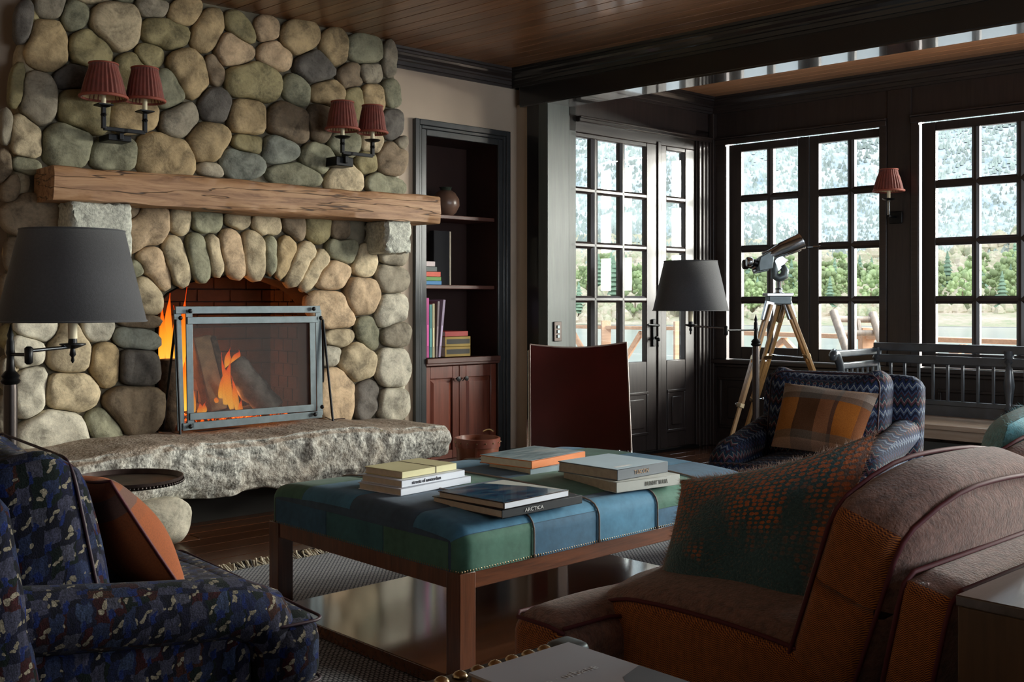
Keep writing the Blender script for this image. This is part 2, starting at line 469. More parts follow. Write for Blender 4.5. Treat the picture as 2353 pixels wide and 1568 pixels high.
sash(w2, 2.46, 3.40, .635, 2.195, [(a+.94, b_+.94) for a, b_ in c2], rows_w, .03, .075)
w3 = thing('window_3', None, None, WM, (3.6, 0, .632), kind='structure')
sash(w3, 3.62, 4.55, .635, 2.195, [(a+2.09, b_+2.09) for a, b_ in c2], rows_w, .03, .075)
sash(w3, 4.56, 5.5, .635, 2.195, [(a+3.03, b_+3.03) for a, b_ in c2], rows_w, .03, .075)

# door wall (north side of the bay)
m = MB().box((4.72, 4.80, 2.25), (6.6, 4.95, 2.6)).box((6.21, 4.80, 0), (6.6, 4.95, 2.3)).box((4.8, 4.86, 0), (4.915, 4.95, 2.3))
struct('wall_bay', m, dark_wood, RM)
m = MB().box((4.965, 4.765, 2.215), (6.41, 4.80, 2.25)).box((4.965, 4.755, 2.235), (6.41, 4.80, 2.252)).box((4.90, 4.80, 2.15), (6.22, 4.90, 2.26))
struct('trim_13', m, dark_wood_h, RM, bevel=.005)
m = MB()
for x in (6.215, 6.26, 6.30, 6.345): m.box((x, 4.77, 0), (x+.03, 4.80, 2.22))
m.box((6.2, 4.785, 0), (6.42, 4.80, 2.22))
struct('trim_14', m, dark_wood, RM, bevel=.008)
rows_d = [(.638, 1.045), (1.09, 1.399), (1.444, 1.757), (1.80, 2.12)]
d1 = thing('door_1', None, None, RM, (5.3, 4.8, 0), kind='structure')
sd_ = sash(d1, 4.80, 5.775, .02, 2.15, [(4.915, 5.116), (5.183, 5.40), (5.451, 5.665)], rows_d, 4.80, 4.845)
def door_panel(par, x0, x1, z0, z1, y):
    MB().prism([(x0, z0), (x1, z0), (x1, z1), (x0, z1)], lambda a, c, h: (a, h, c), y-.002, y).build('panel', dark_wood, par)
    m = MB(); t = .02
    m.box((x0, y-.008, z0), (x1, y, z0+t)).box((x0, y-.008, z1-t), (x1, y, z1)).box((x0, y-.008, z0+t), (x0+t, y, z1-t)).box((x1-t, y-.008, z0+t), (x1, y, z1-t))
    m.box((x0+.05, y-.010, z0+.05), (x1-.05, y, z1-.05))
    m.build('panel_moulding', dark_wood, par, bevel=.004)
door_panel(d1, 4.93, 5.28, .13, .43, 4.80); door_panel(d1, 5.33, 5.68, .13, .43, 4.80)
h_ = MB().box((5.715, 4.785, .74), (5.745, 4.80, .93)).build('handle_plate', iron, d1, bevel=.004)
MB().tube([(5.73, 4.79, .885), (5.73, 4.745, .887), (5.70, 4.74, .888), (5.61, 4.742, .893)], .008).build('door_handle', iron, d1, True)
MB().tube([(5.73, 4.775, .80), (5.73, 4.755, .80)], .012).ball((5.73, 4.75, .79), .014).tube([(5.73,4.755,.79),(5.73,4.75,.74)],.005).build('lock_knob', iron, d1, True)
d2 = thing('door_2', None, None, RM, (6, 4.8, 0), kind='structure')
sash(d2, 5.815, 6.21, .02, 2.15, [(5.881, 6.091)], rows_d, 4.80, 4.845)
door_panel(d2, 5.885, 6.09, .13, .43, 4.80)
struct('trim_15', MB().box((5.775, 4.79, 0), (5.815, 4.86, 2.17)), dark_wood, RM, bevel=.005)
struct('trim_16', MB().box((4.9, 4.77, 0), (6.21, 4.86, .018)), iron, RM)
struct('baseboard_north', MB().box((4.6, 5.07, 0), (4.72, 5.091, .1)), black_wood, RM)

sw = thing('light_switch', 'dark metal light switch plate on the grey-green wooden pilaster', 'switch', RM, (4.78, 4.787, .868))
MB().box((4.744, 4.777, .80), (4.812, 4.787, .925)).build('switch_plate', bronze, sw, bevel=.003)
for dz in (-.03, 0, .03): MB().box((4.768, 4.771, .862+dz-.01), (4.788, 4.777, .862+dz+.01)).build('rocker', steel, sw, bevel=.001)

# ------------------------------------------------------------------ outside
grassy, nt, b = newmat('far_slope_brush')  # slope colours paled for distance haze
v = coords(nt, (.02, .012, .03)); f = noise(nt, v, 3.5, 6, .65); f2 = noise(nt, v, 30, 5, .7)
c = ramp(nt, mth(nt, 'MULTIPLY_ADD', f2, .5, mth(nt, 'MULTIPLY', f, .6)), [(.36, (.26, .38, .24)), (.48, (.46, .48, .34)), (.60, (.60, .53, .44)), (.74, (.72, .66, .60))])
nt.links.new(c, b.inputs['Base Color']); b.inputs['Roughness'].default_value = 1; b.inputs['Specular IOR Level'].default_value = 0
mtn, nt, b = newmat('far_mountain')  # distance haze painted into the mountain's pale blues
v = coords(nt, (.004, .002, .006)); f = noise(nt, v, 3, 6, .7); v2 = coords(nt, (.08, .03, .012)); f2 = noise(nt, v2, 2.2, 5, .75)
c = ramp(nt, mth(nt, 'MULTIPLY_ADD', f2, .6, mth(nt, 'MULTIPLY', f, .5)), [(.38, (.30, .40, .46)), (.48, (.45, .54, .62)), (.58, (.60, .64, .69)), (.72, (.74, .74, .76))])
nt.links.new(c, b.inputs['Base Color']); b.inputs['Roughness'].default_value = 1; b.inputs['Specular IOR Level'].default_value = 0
lake_m = plain('lake_water', (.60, .64, .66), .15, var=.05, sc_=.05)  # whitish sky reflection put into the water colour
deck_m = wood('deck_boards', (.35, .24, .17), (.55, .42, .32), 0, .7, 0, .15)
rail_m = wood('cedar_rail', (.40, .24, .16), (.58, .38, .26), 0, .6, 0, .1)
grey_wood = wood('weathered_grey_wood', (.17, .14, .12), (.32, .27, .24), 2, .7, 0, .1)

def hill_z(x, y):
    r = math.hypot(x, y)
    z = -9
    if r > 480: z += (r-480)*.085
    if r > 950: z += (r-950)*.30*(1+.18*math.sin(x*.0021+1)+.12*math.sin(x*.006))
    n = math.sin(x*.011+y*.007)*math.sin(y*.009-x*.004)
    z += n*min(1, max(0, r-500)/500)*(9+max(0, r-900)*.05)
    z += math.sin(x*.04+1.3*math.sin(y*.03))*2*min(1, max(0, r-500)/200)
    return z
def land(r0, r1, nr, na):
    return lambda a, c: (lambda r, t: (r*math.sin(t), r*math.cos(t), hill_z(r*math.sin(t), r*math.cos(t))))(r0*(r1/r0)**c, -1.2+3.2*a)
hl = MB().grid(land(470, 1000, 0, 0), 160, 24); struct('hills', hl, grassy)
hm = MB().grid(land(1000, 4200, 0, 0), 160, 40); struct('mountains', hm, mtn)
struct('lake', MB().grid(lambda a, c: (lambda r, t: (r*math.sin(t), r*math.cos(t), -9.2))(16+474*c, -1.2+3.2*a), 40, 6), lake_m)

# trees on the far shore, distance haze mixed into their greens
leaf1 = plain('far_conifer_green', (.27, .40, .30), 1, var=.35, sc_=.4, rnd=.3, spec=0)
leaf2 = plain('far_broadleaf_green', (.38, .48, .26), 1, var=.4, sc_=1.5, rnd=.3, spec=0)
haze_tinted_leaf = plain('haze_tinted_forest', (.42, .49, .47), 1, var=.45, sc_=.012, spec=0)  # haze is only a tint, painted into the forest colour
trunk_m = plain('far_trunk', (.2, .15, .1), 1)
def conifer_bm(seed):
    rd = random.Random(seed); m = MB(); H = 1.0; L = 9
    for i in range(L):
        z0 = .12+.86*i/L; r = .20*(1-i/L)+.03
        wob = [1+rd.uniform(-.3, .3) for _ in range(11)]
        m.lathe((0,0,z0), [(r, 0), (r*.55, .07), (.015, .17)], 11, wob=lambda k, j: wob[k] if j == 0 else 1)
    return m
def broad_bm(seed):
    rd = random.Random(seed); m = MB()
    for i in range(60):
        a = rd.uniform(0, 2*PI); z = rd.uniform(.22, .95); rr = rd.uniform(.1, .30)*math.sqrt(max(.05, 1-((z-.55)/.45)**2))
        m.ball((rr*math.cos(a)*1.25, rr*math.sin(a)*1.25, z), rd.uniform(.035, .08), 6, (1, 1, rd.uniform(.8, 1.2)))
    return m
def tree_proto(kind, seed):
    lab = 'dark green conifer among the far trees across the lake' if kind == 0 else 'light green broadleaf tree among the far trees across the lake'
    t = thing('conifer' if kind == 0 else 'broadleaf_tree', lab, 'tree', group='conifers on the far shore' if kind == 0 else 'broadleaf trees on the far shore')
    (conifer_bm(seed) if kind == 0 else broad_bm(seed)).build('crown', leaf1 if kind == 0 else leaf2, t)
    MB().tube([(0,0,-.05), (0,0,.5)], [.025, .012], 6).build('trunk', trunk_m, t)
    return t
rd = random.Random(5)
protos = [tree_proto(0, 1), tree_proto(0, 2), tree_proto(1, 3), tree_proto(1, 4)]
used = [False]*4
def copy_thing(src, M, label=None, group=None):
    r = src.copy(); C.objects.link(r); r.matrix_world = M
    if label: r['label'] = label
    if group: r['group'] = group
    for ch in list(src.children):
        c = ch.copy(); C.objects.link(c); c.parent = r
        for g in list(ch.children):
            d = g.copy(); C.objects.link(d); d.parent = c
    return r
for i in range(190):
    u = rd.uniform(1320, 2420); dist = rd.uniform(500, 760); k = 0 if rd.random() < .22 else 1; k = k*2+rd.randint(0, 1)
    x = (u-CX)/FPX*dist; y = dist; H = rd.uniform(15, 25)*(1 if k < 2 else .85)
    M = Matrix.Translation((x, y, hill_z(x, y)-.5)) @ Matrix.Rotation(rd.uniform(0, 6), 4, 'Z') @ Matrix.Diagonal((H, H, H, 1))
    if not used[k]: protos[k].matrix_world = M; used[k] = True
    else: copy_thing(protos[k], M)
# brush filling the slope between them
m = MB(); rd = random.Random(9)
for i in range(2600):
    u = rd.uniform(1300, 2450); dist = 488*(1.9)**rd.random(); x = (u-CX)/FPX*dist; y = dist
    r = rd.uniform(1.5, 4.5)*(dist/550); z = hill_z(x, y)
    mm = MB().lathe((x, y, z-1), [(r*.8, 0), (r, r*.5), (r*.7, r*1.3), (.1, r*1.8)], 6, wob=lambda k, j: 1+.25*math.sin(k*2.1+j+x))
    m.add(mm.v, mm.f)
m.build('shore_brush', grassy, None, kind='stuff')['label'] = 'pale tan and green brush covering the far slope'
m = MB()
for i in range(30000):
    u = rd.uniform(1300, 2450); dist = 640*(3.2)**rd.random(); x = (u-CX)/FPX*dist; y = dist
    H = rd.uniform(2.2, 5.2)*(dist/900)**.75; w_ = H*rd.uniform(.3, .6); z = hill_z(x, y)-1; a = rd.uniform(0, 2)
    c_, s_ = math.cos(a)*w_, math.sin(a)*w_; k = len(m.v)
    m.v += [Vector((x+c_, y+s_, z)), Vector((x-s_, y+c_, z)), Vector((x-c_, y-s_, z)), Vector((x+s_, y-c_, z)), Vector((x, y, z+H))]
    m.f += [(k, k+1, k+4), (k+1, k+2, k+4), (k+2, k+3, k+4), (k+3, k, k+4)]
m.build('forest', haze_tinted_leaf, None, kind='stuff')['label'] = 'pale forest covering the mountain side, haze put into its colour'

# deck with boards, railing
dk = struct('deck', MB().box((-4, .15, -.35), (8, 4.2, -.12)), shell, WM)
db = None
for i in range(28):
    y0 = .18+i*.145
    if db is None:
        db = MB().box((0, 0, 0), (12, .138, .03)).build('plank', deck_m, dk); db.location = (-4, y0, -.12); continue
    c = dup(db, dk); c.location = (-4, y0, -.12)
A = at(1240, 752, 13.2); B = at(1560, 752, 12.0); Cc = at(1640, 760, 10.6); D = at(2480, 782, 7.6)
for pA, pB, nm, lb in ((A, B, 'deck_railing', 'orange-brown timber deck railing outside the glazed door'), (Cc, D, 'deck_railing', 'orange-brown timber deck railing outside the two casement windows')):
    pA = Vector((pA.x, pA.y, .75)); pB = Vector((pB.x, pB.y, .75))
    t = thing(nm, lb, 'railing', ID, (pA.x, pA.y, 0))
    MB().bar(pA, pB, .10, .04).build('top_rail', rail_m, t, bevel=.006)
    MB().bar(pA-Vector((0,0,.62)), pB-Vector((0,0,.62)), .05, .09).build('bottom_rail', rail_m, t, bevel=.006)
    L = (pB-pA).length; d_ = (pB-pA).normalized(); npost = max(2, int(L/1.5))
    for i in range(npost+1):
        q = pA+d_*(L*i/npost); MB().bar((q.x, q.y, -.12), (q.x, q.y, .83), .11, .11, (1,0,0)).build('post', rail_m, t, bevel=.006)
    for i in range(npost):
        q = pA+d_*(L*(i+.08)/npost); r_ = pA+d_*(L*(i+.5)/npost)
        MB().bar((q.x, q.y, .1), (r_.x, r_.y, .7), .05, .05).build('brace', rail_m, t)
        r2 = pA+d_*(L*(i+.92)/npost)
        MB().bar((r_.x, r_.y, .7), (r2.x, r2.y, .1), .05, .05).build('brace', rail_m, t)

# rustic chair on the deck
d0 = 8.7
t = thing('deck_chair', 'rough log rocking chair standing on the deck outside the window', 'chair', ID, (at(1970, 694, d0).x, d0, -.09))
def P(u, v, dd=0): return at(u, v, d0+dd)
MB().tube([P(1915, 717, .3), P(1940, 790, .05), P(1962, 860, -.1), P(1975, 960, 0)], .035, 8).build('back_post', grey_wood, t, True)
MB().tube([P(2005, 722, .3), P(2026, 790, .05), P(2050, 860, -.1), P(2065, 960, 0)], .035, 8).build('back_post', grey_wood, t, True)
MB().tube([P(1922, 733, .28), P(2014, 735, .28)], .028, 8).build('back_rail', grey_wood, t, True)
MB().tube([P(1935, 766, .2), P(2020, 766, .2)], .025, 8).build('back_rail', grey_wood, t, True)
for u in (1958, 1972): MB().tube([P(u, 735, .27), P(u+4, 766, .2)], .018, 6).build('spindle', grey_wood, t, True)
MB().bar(P(1950, 850, -.5), P(2060, 850, -.5), .45, .04).build('seat', grey_wood, t)
for u in (1945, 2060): MB().tube([P(u-20, 815, -.6), P(u+4, 812, 0)], .03, 8).build('armrest', grey_wood, t, True)
for u in (1935, 2045): MB().tube([P(u-8, 815, -.6), P(u-6, 950, -.5)], .032, 8).build('leg', grey_wood, t, True)
for u in (1928, 2048): MB().tube([(P(u, 900, -.9).x, d0-.9, -.02), (P(u, 900, -.3).x, d0-.4, -.075), (P(u, 900, .4).x, d0+.2, -.075), (P(u, 900, .6).x, d0+.6, .0)], .03, 8).build('rocker', grey_wood, t, True)
# ------------------------------------------------------------------ fireplace
NC = 4.95
from mathutils import noise as mnz
tones = {}
def stone_mat(name, col, spot=.48):
    m, nt, b = newmat(name)
    oi = nd(nt, 'ShaderNodeObjectInfo'); v = coords(nt)
    add = nd(nt, 'ShaderNodeVectorMath', operation='ADD'); nt.links.new(v, add.inputs[0])
    off = nd(nt, 'ShaderNodeCombineXYZ'); nt.links.new(mth(nt, 'MULTIPLY', oi.outputs['Random'], 31.0), off.inputs[0]); nt.links.new(off.outputs[0], add.inputs[1]); v = add.outputs[0]
    f = noise(nt, v, 9, 5, .65, .8); f2 = noise(nt, v, 75, 4, .7)
    lo = tuple(c*(1-spot) for c in col); hi = tuple(min(1, c*(1+spot*.7)) for c in col)
    c = ramp(nt, mth(nt, 'MULTIPLY_ADD', f2, .35, mth(nt, 'MULTIPLY', f, .75)), [(.40, lo), (.55, col), (.70, hi)])
    k = mth(nt, 'MULTIPLY_ADD', oi.outputs['Random'], .35, .82)
    c = mix(nt, 1, c, mth_rgb(nt, k), 'MULTIPLY')
    nt.links.new(c, b.inputs['Base Color']); b.inputs['Roughness'].default_value = .75; b.inputs['Specular IOR Level'].default_value = .3
    bump(nt, b, mth(nt, 'MULTIPLY_ADD', f2, .5, f), .35, .012)
    return m
tones = dict(t=stone_mat('tan_stone', (.37, .27, .145)), b=stone_mat('beige_stone', (.47, .38, .245)), o=stone_mat('olive_stone', (.27, .225, .115)),
    g=stone_mat('green_grey_stone', (.235, .225, .15)), y=stone_mat('grey_stone', (.29, .25, .185)), d=stone_mat('dark_grey_stone', (.125, .11, .095)),
    n=stone_mat('brown_stone', (.21, .155, .10)), p=stone_mat('pale_grey_stone', (.50, .46, .365)), r=stone_mat('pinkish_stone', (.48, .345, .215)), u=stone_mat('blue_grey_stone', (.23, .24, .20)))
mortar = plain('mortar', (.17, .145, .10), .9, var=.3, sc_=14, bmp=.6, bs=50)
granite, nt, b = newmat('granite')
v = coords(nt); f = noise(nt, v, 4, 4, .6); f2 = noise(nt, v, 55, 3, .6); f3 = noise(nt, coords(nt, (1, 1, .45)), 110, 2, .6)
c = ramp(nt, mth(nt, 'MULTIPLY_ADD', f2, .6, mth(nt, 'MULTIPLY', f3, .5)), [(.38, (.06, .06, .055)), (.48, (.24, .235, .21)), (.58, (.40, .39, .35)), (.70, (.64, .62, .56))])
c = mix(nt, ramp(nt, f, [(.45, (0,0,0)), (.7, (.5,.5,.5))]), c, (.36, .28, .20))
moss = noise(nt, coords(nt, (1.4, 1, 4)), 5, 5, .7)
c = mix(nt, ramp(nt, moss, [(.68, (0,0,0)), (.73, (.8,.8,.8))]), c, (.12, .10, .02))
geo = nd(nt, 'ShaderNodeNewGeometry'); sep = nd(nt, 'ShaderNodeSeparateXYZ'); nt.links.new(geo.outputs['Normal'], sep.inputs[0])
c = mix(nt, mth(nt, 'MULTIPLY', ramp(nt, sep.outputs[2], [(.55, (0,0,0)), (.9, (1,1,1))]), .6), c, (.27, .18, .12))
nt.links.new(c, b.inputs['Base Color']); b.inputs['Roughness'].default_value = .85
bump(nt, b, mth(nt, 'MULTIPLY_ADD', f2, .5, f), .8, .02)

ST = []
def add_st(ox, oy, rows):
    for (x, y, a, b_, r, tn) in rows: ST.append((ox+x/3.92, oy+y/3.92, a/3.92, b_/3.92, r, tn))
add_st(0, 0, [(455,50,115,125,0,'y'),(665,150,112,132,5,'g'),(425,415,172,245,0,'t'),(820,445,205,165,22,'o'),(1040,240,215,230,0,'b'),(850,-40,170,65,0,'b'),
 (1110,-25,90,60,0,'g'),(1370,70,145,92,10,'y'),(1480,300,225,135,14,'o'),(1655,125,150,110,-15,'t'),(1860,290,128,190,20,'t'),(2160,270,180,95,52,'o'),(2100,455,178,160,15,'r'),
 (1340,500,135,112,0,'o'),(1175,650,150,175,-20,'o'),(1690,670,170,240,-22,'t'),(1930,640,70,160,-20,'n'),(650,700,175,105,0,'d'),(350,890,158,250,-8,'y'),(730,1000,235,205,15,'o'),
 (1210,1045,212,142,0,'t'),(1525,820,150,200,-20,'g'),(1605,1075,190,155,-38,'y'),(1925,945,140,162,0,'d'),(225,1240,140,200,-12,'b'),(595,1290,208,195,15,'g'),
 (1030,1385,205,130,0,'g'),(1470,1400,255,180,15,'t'),(1860,1285,180,185,15,'t'),(220,1480,120,70,15,'g'),(1895,1520,115,62,15,'y'),(215,200,70,180,5,'d'),(150,780,60,190,8,'o'),(1200,-70,90,50,0,'b'),(1440,-60,120,60,0,'g'),
 (60,1150,50,160,0,'y'),(30,1500,60,150,0,'n'),(90,1700,70,120,0,'n')])
add_st(500, 0, [(440,270,102,110,0,'r'),(730,360,165,152,20,'t'),(520,500,152,120,30,'r'),(310,745,270,180,12,'o'),(870,600,185,155,28,'d'),(1045,460,118,162,-12,'t'),
 (1310,455,148,125,15,'g'),(1190,690,118,128,-15,'n'),(1370,660,118,95,15,'y'),(1545,545,58,158,0,'y'),(700,820,112,150,-28,'g'),(980,830,152,122,5,'t'),(1225,900,88,150,-5,'o'),(1390,880,105,130,-10,'t'),
 (1560,840,75,132,-8,'g'),(1570,1125,80,145,0,'d'),(260,1040,165,182,8,'t'),(630,1120,178,215,-28,'n'),(925,1110,110,190,0,'n'),(270,1300,155,92,12,'o'),(560,1345,150,150,30,'u'),(885,1425,152,138,18,'g'),
 (1130,1290,145,112,15,'g'),(1385,1285,95,92,0,'b'),(1560,1430,112,155,0,'n'),(1330,1470,92,105,0,'o'),(200,1460,195,130,12,'u'),(690,1570,225,105,8,'g'),(1145,1610,158,120,0,'b'),(1500,1665,185,85,15,'g'),(820,1740,150,60,10,'n'),(1640,1290,50,60,0,'y')])
add_st(500, 400, [(185,415,118,82,5,'b'),(430,455,135,98,5,'b'),(690,480,88,125,-28,'n'),(895,500,108,130,0,'o'),(1095,500,75,112,0,'n'),(1635,500,52,105,8,'g'),  # fifth stone toned brown for the shadow it stands in
 (1020,920,130,150,35,'r'),(1110,690,160,100,12,'g'),(1320,795,92,150,12,'b'),(1560,705,112,152,-25,'y'),(1560,940,122,140,-20,'y'),(1030,1220,155,200,-35,'r'),(1285,1105,158,175,0,'r'),
 (1555,1240,122,172,18,'p'),(1090,1470,112,88,5,'b'),(1350,1430,92,165,-20,'g'),(1590,1440,112,122,20,'y')])
add_st(500, 700, [(1245,530,155,168,10,'b'),(1020,470,75,98,20,'p'),(1070,800,158,240,0,'r'),(1565,570,145,178,0,'p'),(1330,840,102,172,8,'d'),(1570,890,132,142,0,'p')])
add_st(0, 380, [(300,470,240,185,0,'n'),(1150,430,115,72,-20,'n'),(1290,585,230,165,-32,'r'),(1615,500,98,118,5,'b'),(1855,500,138,112,5,'g'),
 (130,800,75,160,0,'n'),(1225,930,50,75,0,'g'),(1325,1170,108,172,-10,'b'),(500,850,200,150,0,'b'),(900,850,180,150,0,'t'),(520,1150,160,130,0,'t'),(860,1150,180,130,0,'y'),(250,1080,110,130,0,'n'),(90,1150,70,150,0,'n')])
add_st(0, 700, [(1250,150,175,55,0,'n'),(340,230,192,112,10,'p'),(610,420,195,215,0,'b'),(880,240,152,98,0,'p'),(245,420,160,150,10,'p'),(275,810,150,268,15,'p'),(620,790,282,185,5,'b'),
 (950,545,138,215,-5,'t'),(1205,310,215,92,8,'u'),(1225,570,192,172,0,'d'),(1170,940,255,215,0,'n'),(470,1130,312,195,0,'p'),(930,1085,185,140,35,'g'),(70,620,60,130,0,'y'),(60,1000,70,160,0,'y')])
ARCH = []
def add_ar(ox, oy, rows):
    for (x, y, a, b_, r, tn) in rows: ARCH.append((ox+x/3.92, oy+y/3.92, a/3.92, b_/3.92, r, tn))
add_ar(0, 380, [(1378,900,108,225,-33,'r'),(1572,845,92,222,-14,'b'),(1782,825,85,220,-8,'g'),(1922,805,55,205,-9,'b')])
add_ar(500, 400, [(125,700,92,220,-8,'r'),(322,712,92,225,-8,'b'),(460,720,50,200,0,'g'),(600,738,78,205,14,'t'),(742,798,88,218,27,'b'),(872,840,82,205,34,'b')])
nreg = len(ST); ALL = ST+ARCH
fp = thing('stone_fireplace', 'tall river-stone chimney breast with arched firebox in the far wall', 'fireplace', RM, (2.65, NC, 0))
def inell(s_, x, y):
    cx, cy, a, b_, r, _ = s_; t = math.radians(r); dx = x-cx; dy = y-cy
    X = dx*math.cos(t)+dy*math.sin(t); Y = -dx*math.sin(t)+dy*math.cos(t)
    p = 2.5
    return ((abs(X)/a)**p+(abs(Y)/b_)**p)**(1/p)
def outline(i, n=28, grow=1.26):
    s_ = ALL[i]; cx, cy = s_[0], s_[1]; pts = []
    near = [q for j, q in enumerate(ALL) if j != i and math.hypot(q[0]-cx, q[1]-cy) < max(s_[2], s_[3])+max(q[2], q[3])+22]
    rd = random.Random(i*13+1); ph = [rd.uniform(0, 6.28) for _ in range(4)]
    for k in range(n):
        a = 2*PI*k/n; L = 1.0; dx, dy = math.cos(a), math.sin(a)
        g = grow*(1+.045*math.sin(2*a+ph[0])+.03*math.sin(3*a+ph[1]))
        r = 2.0
        while True:
            x, y = cx+dx*r, cy+dy*r; d = inell(s_, x, y)
            if d > g: break
            if any(inell(q, x, y) < d*1.035 for q in near): break
            r += 1.2
        pts.append([r-1.0, a])
    for _ in range(1):
        pts = [[(pts[k-1][0]+2*pts[k][0]+pts[(k+1) % n][0])/4, pts[k][1]] for k in range(n)]
    return [(cx+math.cos(a)*r, cy+math.sin(a)*r) for r, a in pts]
def in_open(u, v): return 358 < u < 738 and v > 690 or (((u-545)/190)**2+((v-760)/125)**2 < 1 and v < 765)
shared = 0
for i, s_ in enumerate(ALL):
    arch = i >= nreg
    o2 = outline(i); cx = sum(p[0] for p in o2)/len(o2); cy = sum(p[1] for p in o2)/len(o2)
    if cy < -80: continue
    size = max(min(s_[2], s_[3]), 8)
    d_px = wallp(cx, cy, NC); dep = (RM @ Vector((d_px.x, NC, 0))).y
    H = min(.085, max(.03, size*dep/FPX*.50))*(1.3 if arch else 1)
    rd = random.Random(i+500); tx, ty = rd.uniform(-.12, .12), rd.uniform(-.12, .12); q1, q2 = rd.uniform(0, 6), rd.uniform(0, 6)
    m = MB(); n = len(o2); rings = [(.97, -.6), (1.0, .10), (.985, .42), (.93, .72), (.82, .88), (.62, .97), (.32, 1.0)]
    cen = wallp(cx, cy, NC)
    for sc_k, hk in rings:
        for (u, v_) in o2:
            p = wallp(cx+(u-cx)*sc_k, cy+(v_-cy)*sc_k, NC)
            dx, dz = p.x-cen.x, p.z-cen.z
            h = H*hk + (dx*tx+dz*ty) + (.006*math.sin(dx*45+q1)*math.sin(dz*45+q2)+.010*mnz.noise(Vector((dx*14+i*3.1, dz*14, i*1.7)))+.004*mnz.noise(Vector((dx*45+i, dz*45, i*2.7))))*(1 if hk > .3 else 0)
            m.v.append(Vector((p.x, NC-h+.004, p.z)))
    m.v.append(Vector((cen.x, NC-H*1.0, cen.z)))
    for a in range(len(rings)-1):
        for k in range(n): m.f.append((a*n+k, a*n+(k+1) % n, (a+1)*n+(k+1) % n, (a+1)*n+k))
    a = len(rings)-1
    for k in range(n): m.f.append((a*n+k, a*n+(k+1) % n, len(m.v)-1))
    m.build('arch_stone' if arch else 'stone', tones[s_[5]], fp, smooth='all')
# stones wrapping the left return of the chimney
rd = random.Random(3); z = .35
while z < 2.5:
    hgt = rd.uniform(.12, .22); edge = 1.53+(z-.4)*.055
    MB().ball((edge+.01, NC+.07, z+hgt/2), 1, 12, (.05, .075, hgt/2)).build('stone', tones[rd.choice('otynb')], fp, smooth='all'); z += hgt+.012
z = .35
while z < 2.5:
    hgt = rd.uniform(.12, .22); edge = 3.71-(z-.4)*.04
    MB().ball((edge-.01, NC+.08, z+hgt/2), 1, 12, (.045, .07, hgt/2)).build('stone', tones[rd.choice('ptyg')], fp, smooth='all'); z += hgt+.012
# body with the arched opening cut out
op = [(2.214, .36)]
op += [(2.214, 1.0)]+[(2.665+.452*math.cos(PI-PI*k/12), 1.0+.188*math.sin(PI-PI*k/12)) for k in range(1, 12)]+[(3.117, 1.0), (3.125, .36)]
poly = [(1.52, .1)]+[(1.52, .36)]+[(1.64, 2.56), (3.63, 2.56), (3.72, .36), (3.72, .1), (3.125, .1)]+op[::-1]+[(2.214, .1)]
MB().prism(poly, lambda a, c, h: (a, h, c), NC+.022, 5.12).build('mortar_bed', mortar, fp)
soot = plain('sooted_firebrick', (.030, .012, .008), .9, var=.5, sc_=9, bmp=.5, bs=30)
fb = MB().box((2.1, 5.52, .3), (3.25, 5.58, 1.3)).box((2.1, 5.0, .3), (2.2, 5.55, 1.3)).box((3.16, 5.0, .3), (3.26, 5.55, 1.3)).box((2.1, 5.0, 1.2), (3.26, 5.56, 1.3)).box((2.1, 4.9, .30), (3.26, 5.56, .415))
fb.build('firebox', soot, fp)
# brick courses on the firebox side and back
bm_ = None
for r_ in range(11):
    for c_ in range(5):
        y = 5.02+c_*.1+(r_ % 2)*.05
        m = MB().box((3.150, y, .425+r_*.07), (3.162, y+.092, .487+r_*.07)); m.build('brick', soot, fp)
for r_ in range(11):
    for c_ in range(5):
        x = 2.2+c_*.2+(r_ % 2)*.1
        m = MB().box((x, 5.508, .425+r_*.07), (min(3.16, x+.19), 5.522, .487+r_*.07)); m.build('brick', soot, fp)
lin = MB(); q = [(2.216, .40)]+[(a, c) for a, c in op[1:-1]]+[(3.123, .40)]
for (a, c) in q: 
    da, dc = (2.665-a)*.012, (.95-c)*.012
    lin.v += [Vector((a+da, NC-.004, c+dc)), Vector((a+da, 5.15, c+dc))]
for k in range(len(q)-1): lin.f.append((2*k, 2*k+1, 2*k+3, 2*k+2))
lin.build('firebox_arch_lining', soot, fp)
# corbels
def rough_block(name, a, c, mat, par=None, seed=1, amp=.012, n=7):
    m = MB().cushion([(p+q)/2 for p, q in zip(a, c)], [abs(q-p) for p, q in zip(a, c)], .018, n=n)
    rd = random.Random(seed)
    for p in m.v: p += Vector([rd.uniform(-amp, amp) for _ in range(3)])
    return m.build(name, mat, par, smooth=True)
rough_stone = plain('split_granite', (.50, .50, .43), .9, var=.35, sc_=60, bmp=1, bs=120)
rough_block('corbel', (1.735, 4.75, 1.19), (2.01, 4.97, 1.495), rough_stone, fp, 3, .007, 12)
rough_block('corbel', (3.43, 4.75, 1.32), (3.60, 4.97, 1.50), rough_stone, fp, 5, .007, 10)

